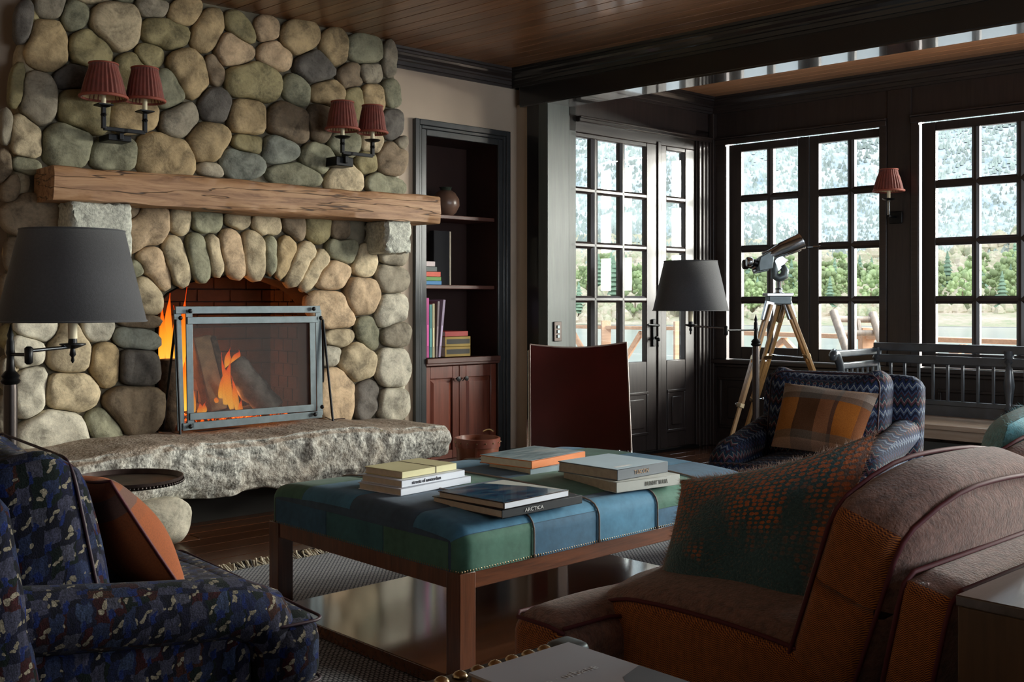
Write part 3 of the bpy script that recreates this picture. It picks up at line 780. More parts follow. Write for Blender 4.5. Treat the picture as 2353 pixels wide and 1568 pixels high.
# mantel beam
mantel_m, nt, b = newmat('weathered_mantel_timber')
v = coords(nt, (1.3, 14, 14)); f = noise(nt, v, 2.2, 7, .62, .8); v3 = coords(nt, (.55, 1, 8)); cr = nd(nt, 'ShaderNodeTexNoise'); cr.inputs['Scale'].default_value = 2.1; cr.inputs['Detail'].default_value = 3
nt.links.new(v3, cr.inputs['Vector']); cra = mth(nt, 'ABSOLUTE', mth(nt, 'SUBTRACT', cr.outputs['Fac'], .5)); crk = ramp(nt, cra, [(.003, (0,0,0)), (.012, (1,1,1))])
c = ramp(nt, f, [(.34, (.17, .075, .032)), (.52, (.36, .19, .09)), (.72, (.48, .29, .155))]); c = mix(nt, crk, (.06, .03, .015), c)
nt.links.new(c, b.inputs['Base Color']); b.inputs['Roughness'].default_value = .6; bump(nt, b, mth(nt, 'MULTIPLY_ADD', f, .5, crk), .5, .006)
ma = thing('mantel_beam', 'long weathered timber mantel beam across the stone chimney', 'mantel', RM, (2.72, 4.83, 1.495))
m = MB()
NX = 60; prof = [(4.703, 1.497), (4.698, 1.55), (4.702, 1.60), (4.706, 1.634), (4.716, 1.642), (4.95, 1.642), (4.95, 1.494), (4.712, 1.493)]
def mant(a, k): 
    x = 1.645+a*(3.765-1.645); y, z = prof[k]; return (x, y+.004*math.sin(x*9+k)+.003*math.sin(x*31+k*2), z+.004*math.sin(x*5+k*.5)+.002*math.sin(x*23))
o = 0
for i in range(NX+1):
    for k in range(8): m.v.append(Vector(mant(i/NX, k)))
for i in range(NX):
    for k in range(8): m.f.append((i*8+k, i*8+(k+1) % 8, (i+1)*8+(k+1) % 8, (i+1)*8+k))
m.f.append(tuple(range(8))); m.f.append(tuple(NX*8+k for k in range(8))[::-1])
m.build('timber', mantel_m, ma, smooth=True)

# hearth slab: one long rough granite block
hs = thing('hearth_slab', 'long rough-hewn granite hearth slab under the fireplace', 'hearth', RM, (2.4, 4.6, .15))
from mathutils import noise as mn
def slab_top(s): return .418-.030*max(0, (s-3.1)/.6)**1.2-.02*max(0, (1.9-s)/.5)+.008*math.sin(s*7)
m = MB(); NU, NV = 130, 40
def slabp(a, c):
    s = .95+a*2.80; t = slab_top(s); 
    bot = .108+.065*min(1, max(0, (s-1.9)/.6))+.03*math.sin(s*4)+.012*math.sin(s*13)
    e = max(0, (s-3.49)/.26); k = math.sqrt(max(0, 1-e*e)) if e > 0 else 1; k = max(k, .04)
    fr = 4.43+.02*math.sin(s*3)
    # loop in (n, z): back-top -> front-top -> front-bottom -> back-bottom
    loop = [(4.97, t), (fr+.05, t-.003), (fr+.012, t-.03), (fr, t-.09), (fr+.01, bot+.06), (fr+.035, bot+.01), (fr+.1, bot), (4.97, bot)]
    x = c*7; i = min(6, int(x)); f_ = x-i
    y = loop[i][0]*(1-f_)+loop[i+1][0]*f_; z = loop[i][1]*(1-f_)+loop[i+1][1]*f_
    zm = (t+bot)/2; z = zm+(z-zm)*k; y = 4.72+(y-4.72)*(k if y < 4.9 else 1)
    q = Vector((s*5, y*5, z*5)); nz = mn.noise(q)*.024+abs(mn.noise(q*2.2))*.03-.012+mn.noise(q*4)*.012+mn.noise(q*10)*.005
    face = 1 if 1.2 < x < 6.5 else .35
    return (s, y-nz*face, z+mn.noise(q*2.3+Vector((9,0,0)))*.008)
m.grid(slabp, 200, 60); NU, NV = 200, 60
m.f.append(tuple(range(0, (NU+1)*(NV+1), NU+1)))
m.f.append(tuple(range(NU, (NU+1)*(NV+1), NU+1)))
m.build('slab', granite, hs, smooth='all')
# base course under the slab and boulder carrying it
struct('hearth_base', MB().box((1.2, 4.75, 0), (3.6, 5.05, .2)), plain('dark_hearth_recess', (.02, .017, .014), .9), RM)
for (u, v_, w_, lab) in ((388, 1222, .27, 'smooth pale grey boulder propping the hearth slab beside the patterned armchair'),):
    p = on_z(u, 1262, 0); q = RM.inverted() @ p
    t = thing('boulder', lab, 'boulder', RM, (q.x, q.y+.12, 0))
    MB().cushion((q.x-.02, q.y+.13, .10), (.30, .26, .20), .085, (.01, .01, .0), n=10, noise_=.006).build('rock', tones['p'], t, smooth='all')
t = thing('boulder', 'rounded grey boulder under the free end of the hearth slab', 'boulder', RM, (3.3, 4.68, 0))
MB().cushion((3.3, 4.68, .095), (.30, .26, .19), .085, n=8, noise_=.006).build('rock', tones['y'], t, smooth='all')

# logs and fire
bark = plain('log_bark', (.10, .065, .04), .95, var=.7, sc_=26, bmp=1, bs=60)
cut = plain('split_log_face', (.40, .25, .13), .8, var=.3, sc_=20)
ash_log = plain('ash_covered_log', (.30, .27, .24), .95, var=.4, sc_=22, bmp=.8, bs=60)
def WP(u, v, n): return wallp(u, v, n)
def log(name, lab, a, c, r, mat, quarter=False, cutdir=None):
    t = thing(name, lab, 'log', RM, tuple(a))
    m = MB(); n = 9
    path = [a+(c-a)*i/n for i in range(n+1)]
    m.tube(path, [r*(1+.07*math.sin(i*1.7+r*90)) for i in range(n+1)], 14)
    rd = random.Random(int(r*1000))
    for p in m.v: p += Vector([rd.uniform(-.004, .004) for _ in range(3)])
    m.build('bark', mat, t, smooth=True)
    d = (c-a).normalized()
    MB().tube([c, c+d*.006], r*.9, 14).build('cut_end', cut, t); MB().tube([a-d*.006, a], r*.9, 14).build('cut_end', cut, t)
    return t
log('log', 'upright bark-covered log standing at the open edge of the firebox beside the screen', WP(388, 990, 5.02), WP(388, 828, 5.02), .052, bark)
t = thing('log', 'split log leaning upright behind the screen, pale cut face showing', 'log', RM, tuple(WP(490, 960, 5.2)))
a, c = WP(498, 945, 5.2), WP(456, 776, 5.3)
MB().bar(a, c, .11, .09, (0,1,0)).build('wood', cut, t, bevel=.01); MB().bar(a+Vector((.06, .0, 0)), c+Vector((.06, .0, 0)), .05, .10, (0,1,0)).build('bark', bark, t, bevel=.015)
log('log', 'ash-grey log lying slanted down through the middle of the fire', WP(625, 945, 5.12), WP(535, 838, 5.25), .075, ash_log)
log('log', 'charred log lying flat at the bottom of the fire', WP(450, 965, 5.2), WP(640, 948, 5.3), .05, plain('charred_log', (.03, .022, .018), .95, var=.6, bmp=1))
# flames: curling tongues
flame, nt, b = newmat('flame')
nt.nodes.remove(b); out = nt.nodes['Material Output']
tc = nd(nt, 'ShaderNodeTexCoord'); sep = nd(nt, 'ShaderNodeSeparateXYZ'); nt.links.new(tc.outputs['Generated'], sep.inputs[0])
col = ramp(nt, sep.outputs[2], [(0, (1, .46, .06)), (.35, (1, .30, .02)), (.75, (1, .10, .006)), (1, (.6, .03, .003))])
em = nd(nt, 'ShaderNodeEmission'); nt.links.new(col, em.inputs[0]); em.inputs[1].default_value = 1.25
trn = nd(nt, 'ShaderNodeBsdfTransparent'); mx = nd(nt, 'ShaderNodeMixShader')
lw = nd(nt, 'ShaderNodeLayerWeight', i_Blend=.5); fz = noise(nt, coords(nt, (9, 9, 3)), 3, 3)
fac = mth(nt, 'MULTIPLY_ADD', fz, 1.1, mth(nt, 'MULTIPLY', lw.outputs['Facing'], 1.1)); fac = mth(nt, 'MULTIPLY_ADD', sep.outputs[2], .25, mth(nt, 'SUBTRACT', fac, .55))
nt.links.new(fac, mx.inputs[0]); mx.inputs[0].default_value = .3; nt.links.new(em.outputs[0], mx.inputs[1]); nt.links.new(trn.outputs[0], mx.inputs[2]); nt.links.new(mx.outputs[0], out.inputs[0])
fire = thing('fire', 'orange flames burning between the logs in the firebox', 'fire', RM, tuple(WP(520, 960, 5.15)))
def tongue(base, h, w_, lean, ph):
    m = MB(); path = []; rr = []
    for i in range(15):
        q = i/14; path.append(base+Vector((lean*q+.25*w_*math.sin(q*6+ph)*q*1.6, .02*math.sin(q*5+ph), h*q))); rr.append(max(.0015, w_*(math.sin(PI*min(1, q*1.0+.12))**.8)*(1-q*.55)))
    m.tube(path, rr, 10)
    for p in m.v: p.y = base.y+(p.y-base.y)*.35
    m.build('flame', flame, fire, smooth='all')
for (u, v_, n, h, w_, l, ph) in [(533, 940, 5.08, .30, .028, -.06, 0), (520, 930, 5.12, .25, .034, .015, 2), (545, 945, 5.05, .19, .022, -.03, 4), (508, 915, 5.16, .16, .028, .03, 1), (525, 850, 5.28, .12, .03, 0, 1.5),
     (540, 838, 5.3, .08, .035, .02, 3), (448, 948, 5.1, .17, .014, -.02, 2), (458, 955, 5.1, .07, .022, .01, 5), (470, 950, 5.12, .06, .02, .0, 1), (552, 955, 5.02, .09, .02, 0, 2.2),
     (372, 838, 5.2, .34, .028, .01, 0), (390, 838, 5.22, .40, .034, -.01, 2), (402, 835, 5.25, .30, .03, .0, 4), (425, 880, 5.25, .5, .04, .0, 1), (425, 945, 5.2, .3, .03, 0, 1), (500, 935, 5.18, .08, .03, -.03, 4)]:
    tongue(WP(u, v_, n), h, w_, l, ph)
ember, nt, b = newmat('glowing_embers'); f = noise(nt, coords(nt), 40, 3); col = ramp(nt, f, [(.45, (.02, .01, .008)), (.6, (.9, .12, .01)), (.7, (1, .45, .08))])
nt.links.new(col, b.inputs['Base Color']); nt.links.new(col, b.inputs['Emission Color']); b.inputs['Emission Strength'].default_value = .9
m = MB(); rd = random.Random(2)
for i in range(220):
    x = rd.uniform(2.3, 3.0); m.ball((x, rd.uniform(4.98, 5.4), .425+rd.uniform(0, .02)), rd.uniform(.008, .024), 6)
m.build('embers', ember, fire, kind='stuff')
ld = bpy.data.lights.new('fire_glow', 'POINT'); ld.energy = 11; ld.color = (1, .32, .07); ld.shadow_soft_size = .08
lo = bpy.data.objects.new('fire_glow', ld); C.objects.link(lo); lo.location = RM @ Vector((2.72, 5.36, .60))
ld = bpy.data.lights.new('fire_glow', 'POINT'); ld.energy = 2.5; ld.color = (1, .32, .07); ld.shadow_soft_size = .05
lo = bpy.data.objects.new('fire_glow', ld); C.objects.link(lo); lo.location = RM @ Vector((2.32, 5.36, .85))

# fire screen: flat steel bars with rivets, wire mesh and folding feet
NS = 4.80
fs = thing('fire_screen', 'grey riveted steel fire screen with wire mesh in front of the fire', 'fire screen', RM, tuple(WP(580, 975, NS)))
def sbar(p, q, w_, y, nm='frame_bar', th=.008):
    a, c = WP(*p, NS), WP(*q, NS); a.y = c.y = y; MB().bar(a, c, th, w_, (0,0,1) if abs(a.z-c.z) < abs(a.x-c.x) else (1,0,0)).build(nm, steel, fs, bevel=.0015)
def sbar2(p, q, w_, y):
    a, c = WP(*p, NS), WP(*q, NS); a.y = c.y = y; d = (c-a).normalized(); nrm = Vector((0,1,0)); x = d.cross(nrm)
    R = Matrix((x, d, nrm)).transposed(); MB().obox((a+c)/2, (w_, (c-a).length, .008), R).build('frame_bar', steel, fs, bevel=.0015)
sbar2((403, 713), (735, 711), .036, NS); sbar2((428, 737), (728, 734), .034, NS-.009)
sbar2((409, 712), (418, 990), .036, NS+.009); sbar2((434, 712), (438, 985), .034, NS)
sbar2((717, 735), (720, 945), .034, NS); sbar2((733, 712), (737, 955), .036, NS+.009)
sbar2((434, 958), (718, 937), .034, NS-.009); sbar2((420, 982), (740, 952), .036, NS)
for (u, v_) in [(433, 715), (411, 731), (717, 710), (733, 731), (434, 980), (720, 952), (736, 935)]:
    p = WP(u, v_, NS); MB().ball((p.x, NS-.018, p.z), .011, 12, (1, .8, 1)).build('rivet', iron, fs, smooth='all')
mesh_m, nt, b = newmat('fine_wire_mesh')
out = nt.nodes['Material Output']; trn = nd(nt, 'ShaderNodeBsdfTransparent'); mx = nd(nt, 'ShaderNodeMixShader'); b.inputs['Base Color'].default_value = (.035, .028, .026, 1); b.inputs['Roughness'].default_value = .6; b.inputs['Metallic'].default_value = .2
v = coords(nt, (260, 260, 260)); wv = nd(nt, 'ShaderNodeTexChecker'); nt.links.new(v, wv.inputs[0]); wv.inputs['Scale'].default_value = 1
k = mth(nt, 'MULTIPLY_ADD', wv.outputs['Fac'], .2, .26); nt.links.new(k, mx.inputs[0]); nt.links.new(trn.outputs[0], mx.inputs[1]); nt.links.new(b.outputs[0], mx.inputs[2]); nt.links.new(mx.outputs[0], out.inputs[0])
ps = [WP(437, 742, NS), WP(718, 740, NS), WP(718, 945, NS), WP(437, 966, NS)]
MB().add([(p.x, NS+.006, p.z) for p in ps]+[(p.x, NS+.008, p.z) for p in ps], [(0,1,2,3), (7,6,5,4), (0,4,5,1), (1,5,6,2), (2,6,7,3), (3,7,4,0)]).build('wire_mesh', mesh_m, fs)
for top, f1, f2, dy in (((404, 735), (414, 997), (375, 992), 0), ((742, 735), (765, 962), (742, 962), 0)):
    a = WP(*top, NS); zb = .424
    p1 = WP(*f1, 4.74); p2 = WP(*f2, 4.97); p1.z = zb+.005; p2.z = zb+.005; p1.x = max(p1.x, a.x-.02)
    MB().tube([a, p1, p2, a], .0065, 8, closed=False).build('foot', iron, fs, True)

# sconces
def pleated_shade(par, c, rt, rb, h, mat=red_pleat, flare=True):
    prof = [(rb, 0), (rb*.965, h*.10), (rb*.90, h*.3), (rt+(rb-rt)*.42, h*.6), (rt*1.04, h*.85), (rt, h)]
    m = MB().lathe(c, prof, 112, caps=False, wob=lambda k, i: 1+(.045, .0, -.04, .0)[k % 4]*(1 if 0 < i < 5 else .5)*(1+.5*math.sin(k*1.3)))
    s_ = m.build('lamp_shade', mat, par, smooth='all')
    sm = s_.modifiers.new('thickness', 'SOLIDIFY'); sm.thickness = .003
    c = Vector(c)
    MB().tube([c+Vector((rb*1.02*math.cos(a), rb*1.02*math.sin(a), .006)) for a in [2*PI*i/32 for i in range(32)]], .0075, 8, closed=True).build('shade_trim', red_trim, s_, True)
    MB().tube([c+Vector((rt*1.02*math.cos(a), rt*1.02*math.sin(a), h)) for a in [2*PI*i/32 for i in range(32)]], .004, 8, closed=True).build('shade_trim', red_trim, s_, True)
    MB().lathe(c, [(rb*.93, .008), (rt+(rb-rt)*.25, h*.55), (rt*.88, h-.004)], 32, caps=False).build('shade_lining', shade_in, s_, smooth='all')
def candle(par, c, h, r=.011, pan=.045, square=False):
    c = Vector(c)
    MB().tube([c, c+Vector((0,0,h))], r, 12).build('candle_sleeve', cream, par, True)
    if square: MB().lathe(c-Vector((0,0,.014)), [(.012, 0), (pan, .008), (pan, .014), (.02, .014)], 4, R=Matrix.Rotation(PI/4, 3, 'Z')).build('drip_pan', iron, par)
    else: MB().lathe(c-Vector((0,0,.012)), [(.012, 0), (pan*.8, .006), (pan, .014), (pan*.9, .014), (.012, .008)], 24).build('drip_pan', iron, par, True)
def sconce2(shades, pans, plate, lab, square, n_arm):
    n = n_arm; pl = WP(plate[0], plate[1], n)
    t = thing('wall_sconce', lab, 'wall lamp', RM, (pl.x, n+.1, pl.z))
    pw, ph = plate[2], plate[3]; pl = WP(plate[0], plate[1], 4.84); army = pl.x
    MB().box((pl.x-pw/2, 4.82, pl.z-ph/2), (pl.x+pw/2, NC-.02, pl.z+ph/2)).build('back_plate', iron, t, bevel=.004)
    xs = []
    for (su, sv_top, sv_bot, rt, rb), (pu, pv) in zip(shades, pans):
        sb = WP(su, sv_bot, n); st = WP(su, sv_top, n); pp = WP(pu, pv, n); c = Vector((pp.x, n, pp.z)); dep = (RM @ Vector((sb.x, n, 0))).y
        candle(t, (pp.x, n, pp.z+.006), sb.z-pp.z+.03, .011, .046 if square else .044, square)
        pleated_shade(t, (pp.x, n, sb.z), rt*dep/FPX, rb*dep/FPX, st.z-sb.z)
        armz = pl.z+ph/2+.02
        MB().box((pp.x-.009, n-.009, armz-.01), (pp.x+.009, n+.009, pp.z-.005)).build('arm_upright', iron, t, bevel=.002); xs.append(pp.x)
        MB().lathe((pp.x, n, (pp.z*.55+armz*.45)), [(.009, -.01), (.014, 0), (.009, .01)], 12).build('arm_collar', iron, t, True)
    MB().box((min(xs), n-.008, armz-.018), (max(xs), n+.008, armz)).build('cross_arm', iron, t, bevel=.002)
    MB().box((max(min(pl.x, max(xs)), min(xs))-.010, n-.008, armz-.018), (max(min(pl.x, max(xs)), min(xs))+.010, 4.84, armz)).box((pl.x-.010, 4.80, pl.z-.01), (pl.x+.010, 4.83, armz)).build('bracket', iron, t, bevel=.002)
    MB().ball((pl.x, 4.815, pl.z), .012, 12).build('finial', iron, t, True)
sconce2([(237, 147, 226, 31, 50), (333, 158, 234, 29, 43)], [(238, 243), (333, 258)], (272, 318, .11, .03), 'two-armed iron sconce, red pleated shades, nearer the lamp end of the chimney', True, 4.76)
sconce2([(787, 235, 300, 25, 37), (855, 244, 307, 23, 33)], [(787, 317), (856, 325)], (788, 372, .11, .05), 'two-armed iron sconce, red pleated shades, on the bookcase side of the chimney', False, 4.76)
# single sconce on the window pier
t = thing('wall_sconce', 'single iron sconce with red pleated shade on the dark pier between windows', 'wall lamp', WM, (1.40, -.02, 1.45))
yy = -.13
pc = winp(2042, 457, yy); sb = winp(2042, 441, yy); st = winp(2042, 390, yy); dep = (WM @ sb).y
candle(t, (pc.x, yy, pc.z), sb.z-pc.z+.03, .011, .042); pleated_shade(t, (pc.x, yy, sb.z), 20*dep/FPX, 33*dep/FPX, st.z-sb.z)
bz = winp(2045, 494, yy).z
MB().box((pc.x-.007, yy-.007, bz), (pc.x+.007, yy+.007, pc.z-.005)).build('arm_upright', chrome, t, bevel=.002)
MB().box((pc.x-.007, yy-.007, bz-.014), (pc.x+.007, -.012, bz)).build('arm', iron, t, bevel=.002)
MB().box((pc.x-.045, -.03, bz-.05), (pc.x+.045, -.012, bz+.03)).build('back_plate', iron, t, bevel=.006)

# ------------------------------------------------------------------ bookcase
bk = thing('built_in_bookcase', 'tall dark built-in bookcase with cherry cupboard doors beside the chimney', 'bookcase', RM, (4.25, 5.1, 0))
fm = MB()
for (o_, i_, y) in ((0, .035, 5.062), (.035, .055, 5.07), (.055, .095, 5.075)):
    a0, a1, zt = 3.864+o_, 4.633-o_, 2.146-o_; b0, b1, zb = 3.864+i_, 4.633-i_, 2.146-i_
    fm.box((a0, y, 0), (b0, 5.092, zt)).box((b1, y, 0), (a1, 5.092, zt)).box((b0, y, zb), (b1, 5.092, zt))
fm.build('frame', plain('grey_black_frame', (.035, .038, .04), .25, coat=.5), bk, bevel=.004)
cs = MB().box((3.94, 5.08, 0), (3.952, 5.42, 2.1)).box((4.545, 5.08, 0), (4.56, 5.42, 2.1)).box((3.94, 5.40, 0), (4.56, 5.42, 2.1)).box((3.94, 5.08, 2.055), (4.56, 5.42, 2.1))
cs.build('carcass', dark_inside, bk)
for z in (1.575, 1.142): MB().box((3.952, 5.12, z-.012), (4.545, 5.40, z+.012)).build('shelf', cherry_h, bk, bevel=.003)
MB().box((3.952, 5.07, .66), (4.545, 5.40, .70)).box((3.952, 5.06, .675), (4.545, 5.08, .708)).build('counter', cherry_h, bk, bevel=.004)
MB().box((3.952, 5.115, 0), (4.545, 5.13, .08)).build('plinth', cherry_h, bk)
for i, (x0, x1) in enumerate(((3.954, 4.232), (4.236, 4.545))):
    d = MB(); z0, z1 = .085, .655; w_ = .052
    d.box((x0, 5.10, z0), (x0+w_, 5.12, z1)).box((x1-w_, 5.10, z0), (x1, 5.12, z1)).box((x0+w_, 5.10, z0), (x1-w_, 5.12, z0+w_)).box((x0+w_, 5.10, z1-.075), (x1-w_, 5.12, z1))
    dr = d.build('door', cherry, bk, bevel=.003)
    a0, a1, b0, b1 = x0+w_, x1-w_, z0+w_, z1-.075; q = .028
    MB().add([(a0,5.114,b0),(a1,5.114,b0),(a1,5.114,b1),(a0,5.114,b1),(a0+q,5.102,b0+q),(a1-q,5.102,b0+q),(a1-q,5.102,b1-q),(a0+q,5.102,b1-q)],
             [(0,1,5,4),(1,2,6,5),(2,3,7,6),(3,0,4,7),(4,5,6,7)]).build('raised_panel', cherry, dr)
    kx = x1-.03 if i == 0 else x0+.03
    MB().lathe((kx, 5.09, .575), [(.006, 0), (.006, .012), (.014, .018), (.015, .026), (.001, .028)], 16, R=Matrix.Rotation(PI/2, 3, 'X')).build('knob', iron, dr, True)
    MB().tube([(kx, 5.085, .575), (kx+(.012 if i == 0 else -.012), 5.08, .57), (kx+(.022 if i == 0 else -.022), 5.08, .56)], .003, 6).build('latch', iron, dr, True)
for z in (.62, .18): MB().tube([(3.953, 5.098, z-.03), (3.953, 5.098, z+.03)], .006, 8).build('hinge', iron, bk, True)
# vase
p = wallp(1024, 483, 5.2); t = thing('clay_vase', 'round brown clay vase with dark rim on the upper shelf', 'vase', RM, (p.x, 5.2, 1.587))
MB().lathe((p.x, 5.2, 1.587), [(.04, 0), (.065, .02), (.088, .065), (.085, .105), (.06, .145), (.038, .16)], 28).build('body', plain('brown_clay', (.15, .085, .06), .3, var=.3), t, True)
MB().lathe((p.x, 5.2, 1.745), [(.038, 0), (.034, .012), (.042, .022), (.03, .02)], 28).build('rim', plain('dark_glaze', (.03, .04, .03), .2), t, True)

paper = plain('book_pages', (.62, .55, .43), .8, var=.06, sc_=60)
def book(M, size, cover, label, group=None, title=None, tcol=None, pages=paper, spine='x0', tsize=None, tx=1.0, name='book', split=None):
    """local frame M: x spine length, y width away from the spine, z thickness; the spine lies on y=0"""
    sx, sy, sz = size; t = thing(name, label, 'book', M, (0,0,0), group); th = min(.003, sz*.12)
    m = MB().box((0, 0, 0), (sx, sy, th)).box((0, 0, sz-th), (sx, sy, sz)).box((0, 0, 0), (sx, th, sz))
    m.build('cover', cover, t, bevel=min(.0012, th*.4))
    MB().box((.003, th, th), (sx-.003, sy-.004, sz-th)).build('pages', pages, t)
    if title:
        Mt = basis(Vector((sx*(.5 if split is None else split), -.0008, sz/2)), Vector((1,0,0)), Vector((0,0,1)), Vector((0,-1,0)))
        text(title, tsize or sz*.6, tcol, t, Mt, 'spine_title', sx=tx)
    return t
def cov(name, col, rough=.35, coat=.2): return plain(name, col, max(rough, .45), var=.06, coat=0, spec=.3)
ink_dark = cov('dark_ink', (.02, .02, .03)); ink_white = cov('white_ink', (.75, .75, .75)); ink_grey = cov('grey_ink', (.25, .25, .22)); ink_tan = cov('tan_ink', (.42, .28, .18))
# flat stack on the middle shelf, spines outwards
z = 1.155
for (h, s1_, col, lab) in ((.024, 4.125, (.01, .18, .42), 'blue paperback lying at the bottom of the small colourful shelf stack'), (.024, 4.122, (.10, .26, .03), 'green paperback above the blue one in the shelf stack'),
        (.030, 4.118, (.62, .06, .02), 'orange-red book above the green one in the shelf stack'), (.030, 4.09, (.06, .08, .075), 'dark grey book near the top of the colourful shelf stack'), (.032, 4.075, (.55, .45, .45), 'white and red book topmost in the colourful shelf stack')):
    book(RM @ Matrix.Translation((3.955, 5.14, z)), (s1_-3.955, .19, h), cov('cover', col), lab, 'books stacked on the middle shelf'); z += h+.0008
# tall book facing out
p0 = wallp(1030, 650, 5.2); p1 = wallp(1072, 650, 5.2)
t = book(RM @ Matrix.Translation((4.02, 5.33, 1.155)) @ Matrix.Rotation(PI/2, 4, 'Z') @ Matrix.Rotation(0, 4, 'X'), (.001, .001, .001), cov('c', (.02,.02,.02)), 'x') if False else None
t = thing('book', 'tall black book standing upright on the middle shelf, pale page edge showing', 'book', RM, (4.2, 5.25, 1.155))
MB().box((4.13, 5.26, 1.155), (4.262, 5.265, 1.495)).box((4.13, 5.225, 1.155), (4.262, 5.23, 1.495)).box((4.13, 5.225, 1.155), (4.136, 5.265, 1.495)).build('cover', cov('black_cover', (.012, .012, .015), .85, 0), t)
MB().box((4.136, 5.23, 1.16), (4.266, 5.26, 1.49)).box((4.256, 5.2225, 1.156), (4.268, 5.266, 1.494)).build('pages', paper, t)
# upright row on the counter
x = 3.956
ups = [(.014, .395, (.75, .76, .74), 'white spine book standing first in the lower shelf row'), (.026, .355, (.35, .40, .28), 'multicoloured pale and green book beside the white one, lower shelf'), (.020, .365, (.50, .06, .26), 'magenta-pink book standing in the lower shelf row'),
       (.022, .325, (.06, .24, .23), 'teal book standing beside the pink one on the lower shelf'), (.018, .33, (.50, .44, .25), 'cream-yellow book standing beside the teal one, lower shelf'), (.016, .345, (.20, .15, .16), 'grey-brown book standing in the lower shelf row'),
       (.018, .355, (.38, .30, .42), 'lilac book leaning at the end of the lower shelf row')]
for i, (wd, hh, col, lab) in enumerate(ups):
    lean = .0 if i < 5 else (.05 if i == 5 else .11)
    M = RM @ Matrix.Translation((x+wd, 5.13, .709)) @ Matrix.Rotation(lean, 4, 'Y') @ basis(Vector((0,0,0)), Vector((0,0,1)), Vector((0,1,0)), Vector((-1,0,0)))
    t = book(M, (hh, .22, wd), cov('cover', col), lab, 'books standing on the cupboard counter')
    MB().box((hh*.2, -.0006, wd*.25), (hh*.55, 0, wd*.75)).build('spine_label', cov('c', tuple(min(1, c*1.8+.05) for c in col)), t)
    x += wd+.002+(.004 if i >= 4 else 0)
z = .709
for (h, w_, col, lab) in ((.062, .205, (.40, .25, .035), 'thick gold and black book lying at the bottom of the cupboard counter stack'), (.062, .205, (.42, .27, .04), 'second gold and black book lying in the cupboard counter stack'), (.032, .185, (.50, .06, .05), 'red book lying on the gold and black books')):
    t = book(RM @ Matrix.Translation((4.145, 5.13, z)), (w_, .2, h), cov('cover', col), lab, 'books stacked on the cupboard counter')
    if h > .05: MB().box((.012, -.001, .016), (w_-.006, 0, .046)).build('spine_panel', cov('c', (.03, .025, .015)), t)
    z += h+.001

# leather bucket
p = at(1097, 1003, 6.02); bx, by = p.x, p.y
t = thing('leather_bucket', 'brown leather fireside bucket with riveted rim standing by the bookcase', 'bucket', ID, (bx, by, 0))
leather = plain('brown_leather', (.24, .075, .04), .42, var=.15, coat=.2)
MB().lathe((bx, by, 0), [(.100, 0), (.105, .01), (.125, .275), (.127, .285), (.119, .285), (.112, .25), (.095, .03), (.01, .03)], 32).build('body', leather, t, True)
MB().lathe((bx, by, .235), [(.1225, 0), (.1285, .0), (.130, .048), (.126, .05)], 32, caps=False).build('rim_band', plain('rim_leather', (.19, .05, .03), .4), t, True)
for i in range(16):
    a = 2*PI*i/16; MB().ball((bx+.130*math.cos(a), by+.130*math.sin(a), .262), .0045, 6).build('rivet', brass_m, t, True)
MB().box((bx-.008, by-.130, .01), (bx+.004, by-.11, .24)).build('seam', leather, t)
for sgn in (-1, 1):
    MB().tube([(bx+.10*math.cos(a)*1.0, by+sgn*.05*0+.10*math.sin(a), .285+.035*math.sin(a*2)) for a in [PI*.15+PI*.25*k/6 for k in range(7)]], .006, 8).build('handle', brass_m if sgn > 0 else leather, t, True) if sgn > 0 else None
m = MB(); rd = random.Random(1)
for i in range(26):
    a = rd.uniform(0, 6.28); r = rd.uniform(0, .06); m.tube([(bx+r*math.cos(a), by+r*math.sin(a), .10), (bx+r*1.4*math.cos(a+.3), by+r*1.4*math.sin(a+.3), .20+rd.uniform(0, .05))], .008, 6)
m.build('kindling', bark, t, kind='stuff')
# ------------------------------------------------------------------ fabrics
def weave_bump(nt, b, v, sc_=420, st=.35):
    c = nd(nt, 'ShaderNodeTexChecker'); nt.links.new(v, c.inputs[0]); c.inputs['Scale'].default_value = sc_
    bump(nt, b, c.outputs['Fac'], st, .002)
def faceuv(nt, vec):
    sp = nd(nt, 'ShaderNodeSeparateXYZ'); nt.links.new(vec, sp.inputs[0]); t = nd(nt, 'ShaderNodeTexCoord'); ns = nd(nt, 'ShaderNodeSeparateXYZ'); nt.links.new(t.outputs['Normal'], ns.inputs[0])
    up = mth(nt, 'GREATER_THAN', mth(nt, 'ABSOLUTE', ns.outputs[2]), .72); sd_ = mth(nt, 'GREATER_THAN', mth(nt, 'ABSOLUTE', ns.outputs[0]), mth(nt, 'ABSOLUTE', ns.outputs[1]))
    def sel(k, a, b): return mth(nt, 'ADD', mth(nt, 'MULTIPLY', k, a), mth(nt, 'MULTIPLY', mth(nt, 'SUBTRACT', 1.0, k), b))
    side = mth(nt, 'MULTIPLY', sd_, mth(nt, 'SUBTRACT', 1.0, up))
    # rolls along y keep their run on top as well
    return sel(side, sp.outputs[1], sp.outputs[0]), sel(up, sp.outputs[1], sp.outputs[2]), sp
